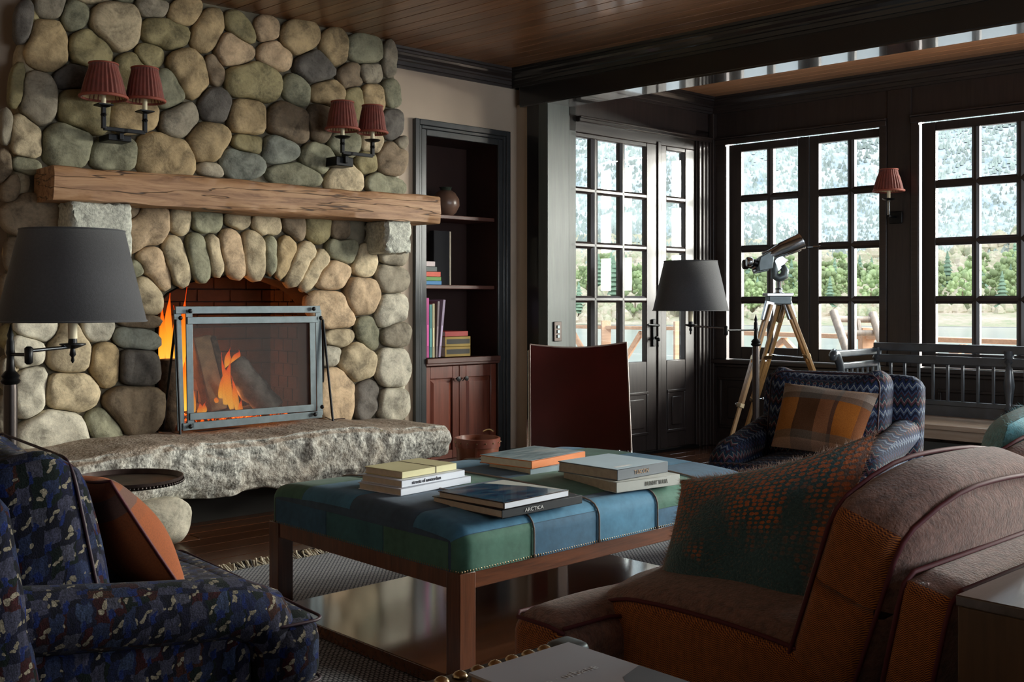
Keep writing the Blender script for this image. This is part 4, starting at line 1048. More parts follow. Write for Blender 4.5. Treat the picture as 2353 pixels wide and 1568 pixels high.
def brush_fabric():
    m, nt, b = newmat('dark_blue_brushstroke_upholstery')
    v0 = coords(nt); n = nd(nt, 'ShaderNodeTexNoise'); n.inputs['Scale'].default_value = 38; n.inputs['Detail'].default_value = 4; nt.links.new(v0, n.inputs['Vector'])
    vm = nd(nt, 'ShaderNodeVectorMath', operation='MULTIPLY_ADD'); nt.links.new(n.outputs['Color'], vm.inputs[0]); vm.inputs[1].default_value = (.030, .030, .034); nt.links.new(v0, vm.inputs[2])
    a, bb, sp = faceuv(nt, vm.outputs[0]); bb = mth(nt, 'MULTIPLY_ADD', a, .25, bb)
    u = mth(nt, 'MULTIPLY', a, 1/.050); v = mth(nt, 'MULTIPLY', bb, 1/.044); row = mth(nt, 'FLOOR', v)
    u = mth(nt, 'MULTIPLY_ADD', row, .47, u); cu = mth(nt, 'FLOOR', u); fu = mth(nt, 'FRACT', u); fv = mth(nt, 'FRACT', v)
    cc = nd(nt, 'ShaderNodeCombineXYZ'); nt.links.new(cu, cc.inputs[0]); nt.links.new(row, cc.inputs[1])
    wn = nd(nt, 'ShaderNodeTexWhiteNoise', noise_dimensions='3D'); nt.links.new(cc.outputs[0], wn.inputs[0]); ws = nd(nt, 'ShaderNodeSeparateColor'); nt.links.new(wn.outputs['Color'], ws.inputs[0])
    ground = ramp(nt, ws.outputs[0], [(0, (.006,.007,.018)), (.35, (.010,.012,.035)), (.55, (.040,.007,.010)), (.70, (.006,.014,.012)), (.84, (.055,.018,.012)), (.93, (.012,.02,.07))], True)
    blob = ramp(nt, ws.outputs[1], [(0, (.060,.065,.105)), (.35, (.025,.04,.095)), (.6, (.075,.08,.11)), (.85, (.04,.065,.13))], True)
    kb = mth(nt, 'MULTIPLY', mth(nt, 'LESS_THAN', mth(nt, 'ABSOLUTE', mth(nt, 'SUBTRACT', fu, .38)), .27), mth(nt, 'GREATER_THAN', fv, .22))
    c = mix(nt, kb, ground, blob)
    blue = mth(nt, 'MULTIPLY', mth(nt, 'LESS_THAN', mth(nt, 'ABSOLUTE', mth(nt, 'SUBTRACT', fu, .48)), .10), mth(nt, 'LESS_THAN', fv, .38)); c = mix(nt, blue, c, (.010, .025, .13))
    def dot(x, y, rx, ry):
        dx = mth(nt, 'DIVIDE', mth(nt, 'SUBTRACT', fu, x), rx); dy = mth(nt, 'DIVIDE', mth(nt, 'SUBTRACT', fv, y), ry)
        return mth(nt, 'LESS_THAN', mth(nt, 'ADD', mth(nt, 'MULTIPLY', dx, dx), mth(nt, 'MULTIPLY', dy, dy)), 1.0)
    k = mth(nt, 'MAXIMUM', dot(.72, .60, .11, .11), mth(nt, 'MAXIMUM', dot(.86, .42, .10, .10), dot(.10, .45, .06, .08))); k = mth(nt, 'MULTIPLY', k, mth(nt, 'GREATER_THAN', ws.outputs[2], .25))
    c = mix(nt, 1.0, c, (.55, .52, .55), 'MULTIPLY'); c = mix(nt, k, c, (.19, .165, .12))
    fine = noise(nt, v0, 330, 2); st = noise(nt, coords(nt, (1, 1, .25)), 150, 3); c = mix(nt, .6, c, ramp(nt, fine, [(.35, (.3,.3,.3)), (.65, (1.6,1.6,1.6))]), 'MULTIPLY'); c = mix(nt, .7, c, ramp(nt, st, [(.3, (.35,.35,.35)), (.7, (1.5,1.5,1.5))]), 'MULTIPLY')
    nt.links.new(c, b.inputs['Base Color']); b.inputs['Roughness'].default_value = .95; b.inputs['Sheen Weight'].default_value = .03; b.inputs['Specular IOR Level'].default_value = .2; bump(nt, b, fine, .3, .003)
    return m
def zigzag_fabric():
    m, nt, b = newmat('zigzag_striped_upholstery')
    v0 = coords(nt); a, yz, sp = faceuv(nt, v0)
    ph = mth(nt, 'MULTIPLY', a, 38.0)
    tri = mth(nt, 'PINGPONG', ph, .5)
    q = mth(nt, 'MULTIPLY_ADD', tri, .42, mth(nt, 'MULTIPLY', yz, 10.0)); q = mth(nt, 'MULTIPLY_ADD', noise(nt, v0, 30, 2), .12, q); fq = mth(nt, 'FRACT', q)
    c = ramp(nt, fq, [(0, (.008,.010,.026)), (.14, (.05,.075,.13)), (.24, (.24,.27,.27)), (.285, (.014,.024,.07)), (.44, (.006,.012,.014)), (.54, (.075,.028,.04)), (.66, (.20,.20,.17)), (.695, (.010,.028,.05)), (.82, (.035,.014,.022)), (.92, (.03,.05,.10))], True)
    fine = noise(nt, v0, 240, 2); c = mix(nt, .5, c, ramp(nt, fine, [(.35, (.4,.4,.4)), (.65, (1.4,1.4,1.4))]), 'MULTIPLY')
    nt.links.new(c, b.inputs['Base Color']); b.inputs['Roughness'].default_value = .9; b.inputs['Sheen Weight'].default_value = .02; b.inputs['Specular IOR Level'].default_value = .15; bump(nt, b, fine, .3, .003)
    return m
def tweed():
    m, nt, b = newmat('orange_herringbone_tweed')
    v0 = coords(nt); sp = nd(nt, 'ShaderNodeSeparateXYZ'); nt.links.new(v0, sp.inputs[0])
    yz = mth(nt, 'ADD', sp.outputs[1], mth(nt, 'MULTIPLY', sp.outputs[0], 1.0))
    z = mth(nt, 'MULTIPLY', sp.outputs[2], 300.0); col = mth(nt, 'MULTIPLY', yz, 260.0)
    par = mth(nt, 'PINGPONG', col, 1.0); st = mth(nt, 'FRACT', mth(nt, 'MULTIPLY_ADD', par, .9, z))
    k = mth(nt, 'GREATER_THAN', st, .52); f = noise(nt, v0, 90, 3)
    c = mix(nt, k, (.08, .016, .010), (.55, .19, .035)); c = mix(nt, .4, c, ramp(nt, f, [(.3, (.45,.35,.3)), (.7, (1.3,1.2,1.1))]), 'MULTIPLY')
    nt.links.new(c, b.inputs['Base Color']); b.inputs['Roughness'].default_value = .95; b.inputs['Sheen Weight'].default_value = .3; bump(nt, b, mth(nt, 'ADD', k, f), .4, .003)
    return m
brush_m = brush_fabric(); zig_m = zigzag_fabric(); tweed_m = tweed()
boucle = plain('mauve_brown_wool', (.20, .105, .08), .95, var=.4, sc_=70, bmp=1.0, bs=190, sheen=.35)
maroon = plain('maroon_piping', (.09, .010, .016), .7, var=.1)
navy_pipe = plain('navy_piping', (.035, .012, .022), .6, var=.2, sc_=60)
leg_wood = plain('dark_turned_leg', (.03, .015, .01), .35)

def loop_rect(c, sx, sz, yo, R, r=.03, axes=(0, 2)):
    pts = []; h, k = sx/2, sz/2
    for (cx, cz, a0) in ((h-r, k-r, 0), (-h+r, k-r, PI/2), (-h+r, -k+r, PI), (h-r, -k+r, 1.5*PI)):
        for i in range(5):
            a = a0+PI/2*i/4; q = [0,0,0]; q[axes[0]] = cx+r*math.cos(a); q[axes[1]] = cz+r*math.sin(a); q[3-axes[0]-axes[1]] = yo; pts.append(Vector(c)+R @ Vector(q))
    return pts
I3 = Matrix.Identity(3)
def armchair(M, W, D, mat, pipe, label, name='armchair'):
    """y = 0 is the seat front, y grows towards the back"""
    t = thing(name, label, 'armchair', M, (0, 0, 0)); ax = W/2-.075
    MB().cushion((0, D*.5+.02, .20), (W-.08, D-.10, .20), .04).build('seat_base', mat, t, smooth='all')
    sm = MB().cushion((0, .31, .345), (W-.26, .60, .15), .055, (0, 0, .028), n=12).cushion((0, .062, .345), (W-.02, .125, .15), .05, (0, 0, .012), n=12)
    s_ = sm.build('seat_cushion', mat, t, smooth='all')
    for z in (.285, .408): MB().tube(loop_rect((0, .062, z), W-.035, .118, 0, I3, .03, (0, 1))  , .0032, 6, closed=True).build('piping', pipe, s_, smooth='all')
    for sg in (-1, 1):
        x = sg*ax
        path = [(x, D-.06, .52), (x, D*.72, .495), (x, D*.5, .472), (x, .26, .456), (x, .18, .448), (x, .12, .422), (x, .092, .37), (x, .086, .30), (x, .09, .12)]
        a = MB().tube(path, [.060, .061, .061, .061, .061, .060, .058, .054, .048], 16)
        a.cushion((x-sg*.012, (D+.06)/2+.02, .27), (.075, D-.18, .34), .03)
        if W > .75: a.cushion((sg*(W/2-.045), D-(.135 if W > .75 else .08), .50 if W > .75 else .46), (.09, .20 if W > .75 else .16, .44), .04, (0,0,0), Matrix.Rotation(math.radians(-9), 3, 'X'), n=10)
        ar = a.build('armrest', mat, t, smooth='all')
    R = Matrix.Rotation(math.radians(-9), 3, 'X')
    MB().cushion((0, D-.035, .425), (W-.03, .14, .64), .055, (0, .015, .01), R, n=12).build('backrest', mat, t, smooth='all')
    R2_ = Matrix.Rotation(math.radians(-11), 3, 'X'); cb = (0, .515 if W > .75 else .54, .555)
    bc = MB().cushion(cb, (W-.21, .20, .40), .07, (0, .045, .012), R2_, n=14)
    inv = R2_.transposed()
    for p in bc.v:   # small ears at the upper corners, sagging middle of the top edge
        q = inv @ (p-Vector(cb)); u = q.x/(W/2-.11)
        if q.z > 0: q.z += (q.z/.2)**2*(.05*abs(u)**4-.018*(1-u*u)); 
        p[:] = Vector(cb)+R2_ @ q
    bc = bc.build('back_cushion', mat, t, smooth='all')
    for yo in (-.085, .085):
        lp = loop_rect(cb, W-.25, .385, yo, R2_, .05)
        MB().tube(lp  , .0032, 6, closed=True).build('piping', pipe, bc, smooth='all')
    for sx in (-1, 1):
        for y in (.12, D-.1): MB().lathe((sx*(W/2-.1), y, 0), [(.014, 0), (.018, .01), (.024, .06), (.028, .11)], 12).build('leg', leg_wood, t, True)
    return t
def chair_M(fc, f):
    """frame with y pointing from the seat front to the back"""
    f = Vector((f[0], f[1], 0)).normalized(); y = -f; x = y.cross(Vector((0,0,1))); return basis(Vector((fc[0], fc[1], 0)), x, y, Vector((0,0,1)))
CL = chair_M((-.615, 2.462), (.78, .626)); CR = chair_M((.995, 3.95), (-.57, -.82))
armchair(CL, .80, .80, brush_m, navy_pipe, 'large armchair in dark blue brushstroke fabric, seen side-on, orange cushion in it')
armchair(CR, .70, .72, zig_m, navy_pipe, 'armchair in blue and mauve zigzag fabric facing the ottoman, plaid cushion on it')

def pillow(name, lab, cs, T, mat, pipe=None, sag=.05, bulge=.03, n=22, cat='cushion', off=None, fuzz=None, seed=1, tail=None):
    """cs = BL, BR, TR, TL corners in the world"""
    BL, BR, TR, TL = [Vector(c) for c in cs]; cen = (BL+BR+TR+TL)/4
    t = thing(name, lab, cat, ID, (cen.x, cen.y, min(c.z for c in cs)))
    nrm = ((BR-BL).cross(TL-BL)).normalized()
    def edge(u, v):
        uu = .5+(u-.5)*(1-bulge*2*math.sin(PI*v)); vv = .5+(v-.5)*(1-sag*2*math.sin(PI*u)*(1 if v > .5 else .5))
        return BL*(1-uu)*(1-vv)+BR*uu*(1-vv)+TR*uu*vv+TL*(1-uu)*vv
    def th(u, v): return T*(max(0, 1-abs(2*u-1)**3)**.6)*(max(0, 1-abs(2*v-1)**3)**.6)*.5
    m = MB(); uv = []
    for sg in (1, -1):
        o = len(m.v)
        for j in range(n+1):
            for i in range(n+1):
                u, v = i/n, j/n; k = th(u, v)*(1+.12*math.sin(u*9+seed)*math.sin(v*7+seed*2)); m.v.append(edge(u, v)+nrm*sg*(k+.0005)); uv.append((u, v))
        for j in range(n):
            for i in range(n):
                a = o+j*(n+1)+i; q = (a, a+1, a+n+2, a+n+1); m.f.append(q if sg > 0 else q[::-1])
    body = m.build('cover', mat, t, smooth='all', uv=uv)
    if pipe:
        pts = [edge(i/n, 0) for i in range(n)]+[edge(1, i/n) for i in range(n)]+[edge(1-i/n, 1) for i in range(n)]+[edge(0, 1-i/n) for i in range(n)]
        MB().tube(pts  , .0032, 6, closed=True).build('piping', pipe, t, smooth='all')
    if fuzz:
        rd = random.Random(seed); f = MB()
        for k in range(fuzz[1]):
            if k % 3 == 0:
                e = rd.random(); w_ = rd.random(); u, v = [(e, 0), (1, e), (e, 1), (0, e)][int(w_*4) % 4]
            else: u, v = rd.random(), rd.random()
            sg = rd.choice((-1, 1)); p = edge(u, v)+nrm*sg*th(u, v)
            out_ = (nrm*sg*.8+(p-cen).normalized()*.9+Vector([rd.uniform(-.7, .7) for _ in range(3)])).normalized()*rd.uniform(.006, .016)
            s_ = out_.orthogonal().normalized()*.0004; f.v += [p-s_, p+s_, p+out_]; o = len(f.v); f.f.append((o-3, o-2, o-1))
        f.build('mohair_fuzz', fuzz[0], t, kind='stuff')
    return t
# plaid
def uvc(nt):
    t = nd(nt, 'ShaderNodeUVMap'); sp = nd(nt, 'ShaderNodeSeparateXYZ'); nt.links.new(t.outputs[0], sp.inputs[0]); return sp.outputs[0], sp.outputs[1]
plaid, nt, b = newmat('orange_grey_plaid')
u, v = uvc(nt)
cu = ramp(nt, u, [(0, (.30,.12,.035)), (.06, (.33,.13,.03)), (.25, (.09,.04,.018)), (.27, (.10,.045,.02)), (.50, (.26,.11,.05)), (.66, (.11,.05,.03)), (.70, (.36,.12,.02)), (.92, (.22,.08,.03))], True)
cv = ramp(nt, v, [(0, (.30,.20,.15)), (.10, (.12,.11,.09)), (.2, (1,1,1)), (.70, (.12,.12,.11)), (.80, (.30,.28,.25)), (.92, (.20,.17,.14))], True)
band = ramp(nt, v, [(0, (.6,.6,.6)), (.2, (0,0,0)), (.70, (.72,.72,.72))], True)
c = mix(nt, band, cu, cv); fine = noise(nt, coords(nt), 300, 2); c = mix(nt, .5, c, ramp(nt, fine, [(.3, (.6,.6,.6)), (.7, (1.4,1.4,1.4))]), 'MULTIPLY')
nt.links.new(c, b.inputs['Base Color']); b.inputs['Roughness'].default_value = .95; b.inputs['Specular IOR Level'].default_value = .2; bump(nt, b, fine, .3, .003)
plaid2, nt, b = newmat('orange_plaid_near')
u, v = uvc(nt)
c = ramp(nt, v, [(0, (.40,.26,.20)), (.13, (.66,.15,.012)), (.66, (.58,.14,.015)), (.76, (.22,.15,.12)), (.9, (.50,.15,.05))], True)
c = mix(nt, ramp(nt, u, [(0, (0,0,0)), (.55, (.0,.0,.0)), (.6, (.7,.7,.7))]), c, (.10, .03, .015)); fine = noise(nt, coords(nt), 300, 2); c = mix(nt, .4, c, ramp(nt, fine, [(.3, (.6,.6,.6)), (.7, (1.4,1.4,1.4))]), 'MULTIPLY')
nt.links.new(c, b.inputs['Base Color']); b.inputs['Roughness'].default_value = .9
def cl(w_, y, z, M=CL): return M @ Vector((w_, y, z))
pillow('plaid_cushion', 'orange and grey plaid cushion leaning in the zigzag armchair', [at(1772, 1026, 4.20), at(1966, 1054, 3.98), at(2020, 905, 4.12), at(1804, 880, 4.36)], .12, plaid, bulge=.012, sag=.02, seed=2)
# in CL frame +x is the near side?
pillow('orange_cushion', 'burnt orange plaid cushion standing in the dark blue armchair', [cl(.22, .20, .43), cl(-.17, .20, .43), cl(-.19, .37, .70), cl(.16, .37, .67)][::1], .115, plaid2, maroon, bulge=.02, sag=.04, seed=4)

# ------------------------------------------------------------------ ottoman
oa = math.radians(43.6)
OMx = Vector((math.cos(oa), math.sin(oa), 0)); OMy = Vector((-math.sin(oa), math.cos(oa), 0))
OM = basis(Vector((-.137, 2.80, 0)), OMx, OMy, Vector((0,0,1)))
OL, OW = 1.36, .955
ot = thing('ottoman', 'large low ottoman in blue and green patchwork leather on an oak frame', 'ottoman', OM, (0,0,0))
for x in (0, OL-.056):
    for y in (0, OW-.056): MB().box((x, y, 0), (x+.056, y+.056, .333)).build('leg', oak_m, ot, bevel=.002)
MB().box((.056, .004, .286), (OL-.056, .03, .333)).build('apron', oak_h, ot, bevel=.002)
MB().box((.056, OW-.03, .286), (OL-.056, OW-.004, .333)).build('apron', oak_h, ot, bevel=.002)
MB().box((.004, .056, .286), (.03, OW-.056, .333)).build('apron', oak_m, ot, bevel=.002)
MB().box((OL-.03, .056, .286), (OL-.004, OW-.056, .333)).build('apron', oak_m, ot, bevel=.002)
MB().box((.006, .006, .012), (OL-.006, OW-.006, .052)).build('lower_shelf', shelf_m, ot, bevel=.003)
zb, zt, r_ = .333, .452, .045
def oprof(arc, inset=0):
    """arc length along front face, over the top, down the back -> (y, z)"""
    A = (zt-r_)-zb; B = PI/2*r_; T = OW-2*r_; tot = 2*A+2*B+T; r2 = r_-inset
    if arc < A: return (inset, zb+arc)
    if arc < A+B: q = (arc-A)/r_; return (r_-math.cos(q)*r2, zt-r_+math.sin(q)*r2)
    if arc < A+B+T: k = (arc-A-B)/T; return (r_+T*k, zt-inset+.020*math.sin(PI*k)**.6)
    if arc < A+2*B+T: q = (arc-A-B-T)/r_; return (OW-r_+math.sin(q)*r2, zt-r_+math.cos(q)*r2)
    return (OW-inset, zt-r_-(arc-A-2*B-T))
OTOT = 2*((zt-r_)-zb)+PI*r_+OW-2*r_
def osurf(x, arc, lift=0):
    e = 0
    for d in (x, OL-x):
        if d < r_: e = max(e, r_-math.sqrt(max(0, r_*r_-(r_-d)**2)))
    y, z = oprof(arc, min(e, r_*.98)-lift*1.0); xx = x
    return (xx, y, max(z, zb))
core = MB()
def xs_list(a, c, n):
    return [a+(c-a)*i/n for i in range(n+1)]
xs = [0, .003, .008, .016, .028, .045]+xs_list(.08, OL-.08, 10)+[OL-.045, OL-.028, OL-.016, OL-.008, OL-.003, OL]
NA = 60
for x in xs:
    for k in range(NA+1): core.v.append(Vector(osurf(x, OTOT*k/NA, -.002)))
for i in range(len(xs)-1):
    for k in range(NA): a = i*(NA+1)+k; core.f.append((a, a+1, a+NA+2, a+NA+1))
core.f.append(tuple(range(NA+1))); core.f.append(tuple((len(xs)-1)*(NA+1)+k for k in range(NA+1))[::-1])
leather_pal = {}
def lpal(nm, c): 
    m, nt, b = newmat(nm); v = coords(nt); f = noise(nt, v, 9, 4, .6); f2 = noise(nt, v, 45, 3)
    cc = ramp(nt, mth(nt, 'MULTIPLY_ADD', f2, .4, mth(nt, 'MULTIPLY', f, .7)), [(.35, tuple(k*.72 for k in c)), (.75, tuple(min(1, k*1.25) for k in c))])
    nt.links.new(cc, b.inputs['Base Color']); b.inputs['Roughness'].default_value = .75; b.inputs['Sheen Weight'].default_value = .08; b.inputs['Specular IOR Level'].default_value = .25; bump(nt, b, f2, .12, .002); return m
LB = lpal('sky_blue_suede', (.06, .20, .33)); LD = lpal('mid_blue_suede', (.04, .12, .21)); LG = lpal('sage_green_suede', (.065, .17, .125)); LS = lpal('slate_blue_suede', (.05, .095, .15)); LT = lpal('teal_suede', (.04, .14, .165))
core.build('cushion_core', LS, ot, smooth=True)
strips = [(0, .272), (.272, .545), (.545, .82), (.82, 1.09), (1.09, OL)]
pat = [[(0, LG), (.10, LB), (.30, LS), (.60, LB), (.86, LG)], [(0, LD), (.095, LB), (.27, LS), (.52, LG), (.76, LD)], [(0, LB), (.155, LS), (.185, LG), (.52, LD), (.80, LB)],
       [(0, LD), (.06, LG), (.34, LB), (.60, LS), (.84, LT)], [(0, LB), (.12, LD), (.34, LB), (.62, LG), (.86, LB)]]
for (x0, x1), rows in zip(strips, pat):
    ends = [r[0] for r in rows[1:]]+[OTOT]
    for (a0, mt), a1 in zip(rows, ends):
        g = .0009
        m = MB(); xa = x0+(g if x0 > 0 else 0); xb = x1-(g if x1 < OL else 0)
        if x0 == 0: X = [.0005, .003, .008, .016, .028, .045]+xs_list(.08, xb, 4)
        elif x1 == OL: X = xs_list(xa, OL-.08, 4)+[OL-.045, OL-.028, OL-.016, OL-.008, OL-.003, OL-.0005]
        else: X = xs_list(xa, xb, 6)
        n = max(3, int((a1-a0)/.012)); ga = g if a0 > 0 else 0; gb = g if a1 < OTOT else 0
        for i, x in enumerate(X):
            for k in range(n+1):
                ed = (i == 0 and x0 > 0) or (i == len(X)-1 and x1 < OL) or (k == 0 and a0 > 0) or (k == n and a1 < OTOT)
                m.v.append(Vector(osurf(x, a0+ga+(a1-a0-ga-gb)*k/n, .0 if ed else .0018)))
        for i in range(len(X)-1):
            for k in range(n): a = i*(n+1)+k; m.f.append((a, a+1, a+n+2, a+n+1))
        m.build('leather_patch', mt, ot, smooth='all')
# end faces of the cushion
for xe, sg in ((0, -1), (OL, 1)):
    for j in range(3):
        y0, y1 = r_+(OW-2*r_)*j/3, r_+(OW-2*r_)*(j+1)/3
        MB().box((xe-.001 if sg < 0 else xe, y0+.002, zb+.002), (xe if sg < 0 else xe+.001, y1-.002, zt-r_+.004)).build('leather_patch', (LG, LT, LD)[j], ot)
pipe_m = plain('tan_seam', (.24, .19, .17), .7)
for x in (.272, .545, .82, 1.09):
    MB().tube([osurf(x, OTOT*k/70, .0035) for k in range(71)], .0028, 6).build('seam', pipe_m, ot, smooth='all')
m = MB()
for i in range(int(OL/.0098)):
    m.ball((.006+i*.0098, -.001, zb+.004), .0026, 6, (1, .6, 1.5))
for i in range(int(OW/.0098)): m.ball((-.001, .006+i*.0098, zb+.004), .0022, 6, (.6, 1, 1.4))
m.build('nailhead_trim', plain('antique_nailheads', (.22, .16, .09), .4, 1), ot, smooth='all', kind='stuff')

# books on the ottoman
ZB = .474
def book_px(near, left, right, zb_, th, cover, label, group, title=None, tcol=None, tsize=None, sc1=1.0, tx=1.0, wlen=None, split=None, slen=None, pages=None):
    N = on_z(near[0], near[1], zb_); L = on_z(left[0], left[1], zb_); Rr = on_z(right[0], right[1], zb_)
    x = (Rr-N); x.z = 0; sx = slen or x.length; x.normalize(); y = Vector((-x.y, x.x, 0)); sy = wlen or abs((L-N).dot(y))
    return book(basis(N, x, y, Vector((0,0,1))), (sx, sy, th), cover, label, group, title, tcol, pages or paper, tsize=tsize, tx=tx, split=split), (N, x, y, sx, sy)
dk_page = plain('shaded_book_pages', (.40, .33, .26), .85, var=.1, sc_=60)  # darker copy of the page paper, shade put into its colour
white_c = cov('white_cover', (.66, .70, .78)); yellow_c = cov('pale_yellow_cover', (.62, .58, .34)); blk_c = cov('black_book_cover', (.02, .024, .03), .25, .5); grey_c = cov('grey_blue_cover', (.13, .15, .17), .4)
pale_c = cov('pale_cover', (.58, .60, .56)); ora_c = cov('orange_cover', (.70, .22, .07)); ltb_c = cov('pale_blue_cover', (.45, .58, .66))
G1 = 'books stacked at the hearth corner of the ottoman'
z = ZB
_, b1 = book_px((921, 1141), (822, 1124.6), (1082, 1110), z, .0215, white_c, 'plain white book lowest in the three-book stack nearest the fireplace', G1); z += .022
book_px((923, 1122), (838, 1105), (1068, 1096), z, .0215, white_c, 'white book titled streets of amsterdam in the middle of its stack', G1, 'streets of amsterdam', ink_dark, .0155, split=.38, tx=.92); z += .022
t, (N, x, y, sx, sy) = book_px((924, 1101), (852, 1085), (1049, 1079.5), z, .021, yellow_c, 'pale yellow book topmost in the stack of three near the fireplace', G1)
MB().box((sx*.60, -.0008, .0), (sx*.615, sy, .0218)).build('ribbon', cov('brown_ribbon', (.10, .075, .04)), t)
G2 = 'books stacked in front on the ottoman'
z = ZB-.012
t, (N, x, y, sx, sy) = book_px((1154, 1193), (1015, 1155), (1338, 1157), z, .0235, blk_c, 'black book titled ARCTICA under the landscape paperback', G2, 'ARCTICA', ink_white, .014, split=.38, tx=1.25); z += .0242
t, (N, x, y, sx, sy) = book_px((1157.6, 1172), (1035, 1139), (1307, 1141), z, .0185, cov('dark_brown_cover', (.05, .03, .022), .3), 'paperback with dark blue landscape cover lying on the black book', G2)
art, nt, b = newmat('landscape_cover_print'); v = coords(nt, (5, 14, 1)); f = noise(nt, v, 1.6, 5, .6, .6)
c = ramp(nt, f, [(.3, (.03,.02,.02)), (.42, (.02,.05,.12)), (.5, (.03,.12,.20)), (.56, (.10,.12,.17)), (.68, (.20,.20,.22))]); nt.links.new(c, b.inputs['Base Color']); b.inputs['Roughness'].default_value = .2; b.inputs['Coat Weight'].default_value = .4
MB().prism([(.004, .004), (sx-.004, .004), (sx-.03, sy*.3), (sx-.06, sy*.7), (sx*.66, sy-.004), (.004, sy-.004)], lambda a, c, h: (a, c, h), .0185, .0192).build('cover_picture', art, t)
MB().add([(sx-.003, .002, .0186), (sx-.003, sy-.002, .0186), (sx*.68, sy-.002, .0186), (sx-.035, sy*.5, .0186), (sx-.02, .002, .0186)], [(0,1,2,3,4)]).build('cover_corner', pale_c, t)
MB().box((.003, -.001, .002), (sx-.004, 0, .0165)).build('page_edge', white_c, t)
G3 = 'books stacked at the far corner of the ottoman'
z = ZB-.005
book_px((1219, 1093), (1106, 1076), (1315, 1080), z, .022, ltb_c, 'pale blue book titled BERLIN under the orange-spined book', G3, 'BERLIN', ink_dark, .021, tx=.6, slen=.30, split=.5); z += .0225
t, (N, x, y, sx, sy) = book_px((1222, 1079), (1123, 1060), (1345, 1055), z, .027, ora_c, 'thick book with orange spine and blue-grey cover near the red chair', G3)
art2, nt, b = newmat('misty_cover_print'); f = noise(nt, coords(nt, (3, 12, 1)), 2, 4, .6, .4); c = ramp(nt, f, [(.35, (.18,.24,.27)), (.5, (.28,.38,.42)), (.6, (.42,.50,.52))]); nt.links.new(c, b.inputs['Base Color']); b.inputs['Roughness'].default_value = .25
MB().box((.001, .006, .027), (sx-.001, sy-.001, .0276)).build('cover_picture', art2, t)
G4 = 'books stacked on the sofa side of the ottoman'
z = ZB-.014
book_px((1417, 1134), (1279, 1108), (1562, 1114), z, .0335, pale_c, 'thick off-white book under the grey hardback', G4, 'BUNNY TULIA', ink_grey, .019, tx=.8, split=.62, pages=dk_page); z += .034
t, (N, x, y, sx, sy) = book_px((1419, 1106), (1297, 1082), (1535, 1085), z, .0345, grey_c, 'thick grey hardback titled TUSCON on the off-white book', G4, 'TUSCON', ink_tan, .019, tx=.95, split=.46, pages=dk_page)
MB().box((.001, .003, .0345), (sx-.001, sy-.001, .0350)).build('cover_picture', ltb_c, t)
MB().box((.03, .03, .0350), (.11, .045, .0353)).build('cover_title', ink_white, t)

# rug and its fringe
rug_m, nt, b = newmat('blue_grey_flatweave'); v0 = coords(nt); sp = nd(nt, 'ShaderNodeSeparateXYZ'); nt.links.new(v0, sp.inputs[0])
k1 = mth(nt, 'FRACT', mth(nt, 'MULTIPLY', sp.outputs[1], 95.0)); k2 = mth(nt, 'FRACT', mth(nt, 'MULTIPLY_ADD', mth(nt, 'FLOOR', mth(nt, 'MULTIPLY', sp.outputs[1], 95.0)), .5, mth(nt, 'MULTIPLY', sp.outputs[0], 55.0)))
f = noise(nt, v0, 90, 3); g = mth(nt, 'MULTIPLY', mth(nt, 'GREATER_THAN', k1, .42), mth(nt, 'GREATER_THAN', k2, .3)); g = mth(nt, 'MULTIPLY_ADD', f, .9, mth(nt, 'SUBTRACT', g, .45))
c = ramp(nt, g, [(.0, (.05, .06, .08)), (.40, (.20, .22, .26)), (.85, (.55, .57, .60))]); nt.links.new(c, b.inputs['Base Color']); b.inputs['Roughness'].default_value = 1; bump(nt, b, g, .5, .004)
rg = thing('rug', 'blue-grey flatweave rug with cream and black fringe under the ottoman', 'rug', RM, (2.5, 2.5, 0))
MB().box((1.05, .3, .001), (5.6, 3.78, .009)).build('weave', rug_m, rg, bevel=.003)
fr_c = plain('cream_fringe', (.55, .49, .38), .9, var=.2, sc_=40); fr_k = plain('black_fringe', (.05, .045, .045), .9)
for mt, ph, cnt in ((fr_c, 0, 330), (fr_k, 1, 150)):
    m = MB(); rd = random.Random(ph+4)
    for i in range(cnt):
        s_ = rd.uniform(1.05, 4.2) if i > cnt*.55 else rd.uniform(1.9, 2.7)
        if ph: s_ = rd.choice((2.25, 2.42, 2.05, 2.9, 3.3))+rd.gauss(0, .035)
        a = rd.uniform(-.7, .7); L = rd.uniform(.05, .10); z0 = rd.uniform(.006, .012)
        m.tube([(s_, 3.77, z0), (s_+math.sin(a)*L*.4, 3.77+L*.5, z0+rd.uniform(.004, .02)), (s_+math.sin(a)*L+rd.uniform(-.015, .015), 3.77+math.cos(a)*L, .006)], [.0035, .005, .003], 5)
    m.build('fringe', mt, rg, smooth='all', kind='stuff')

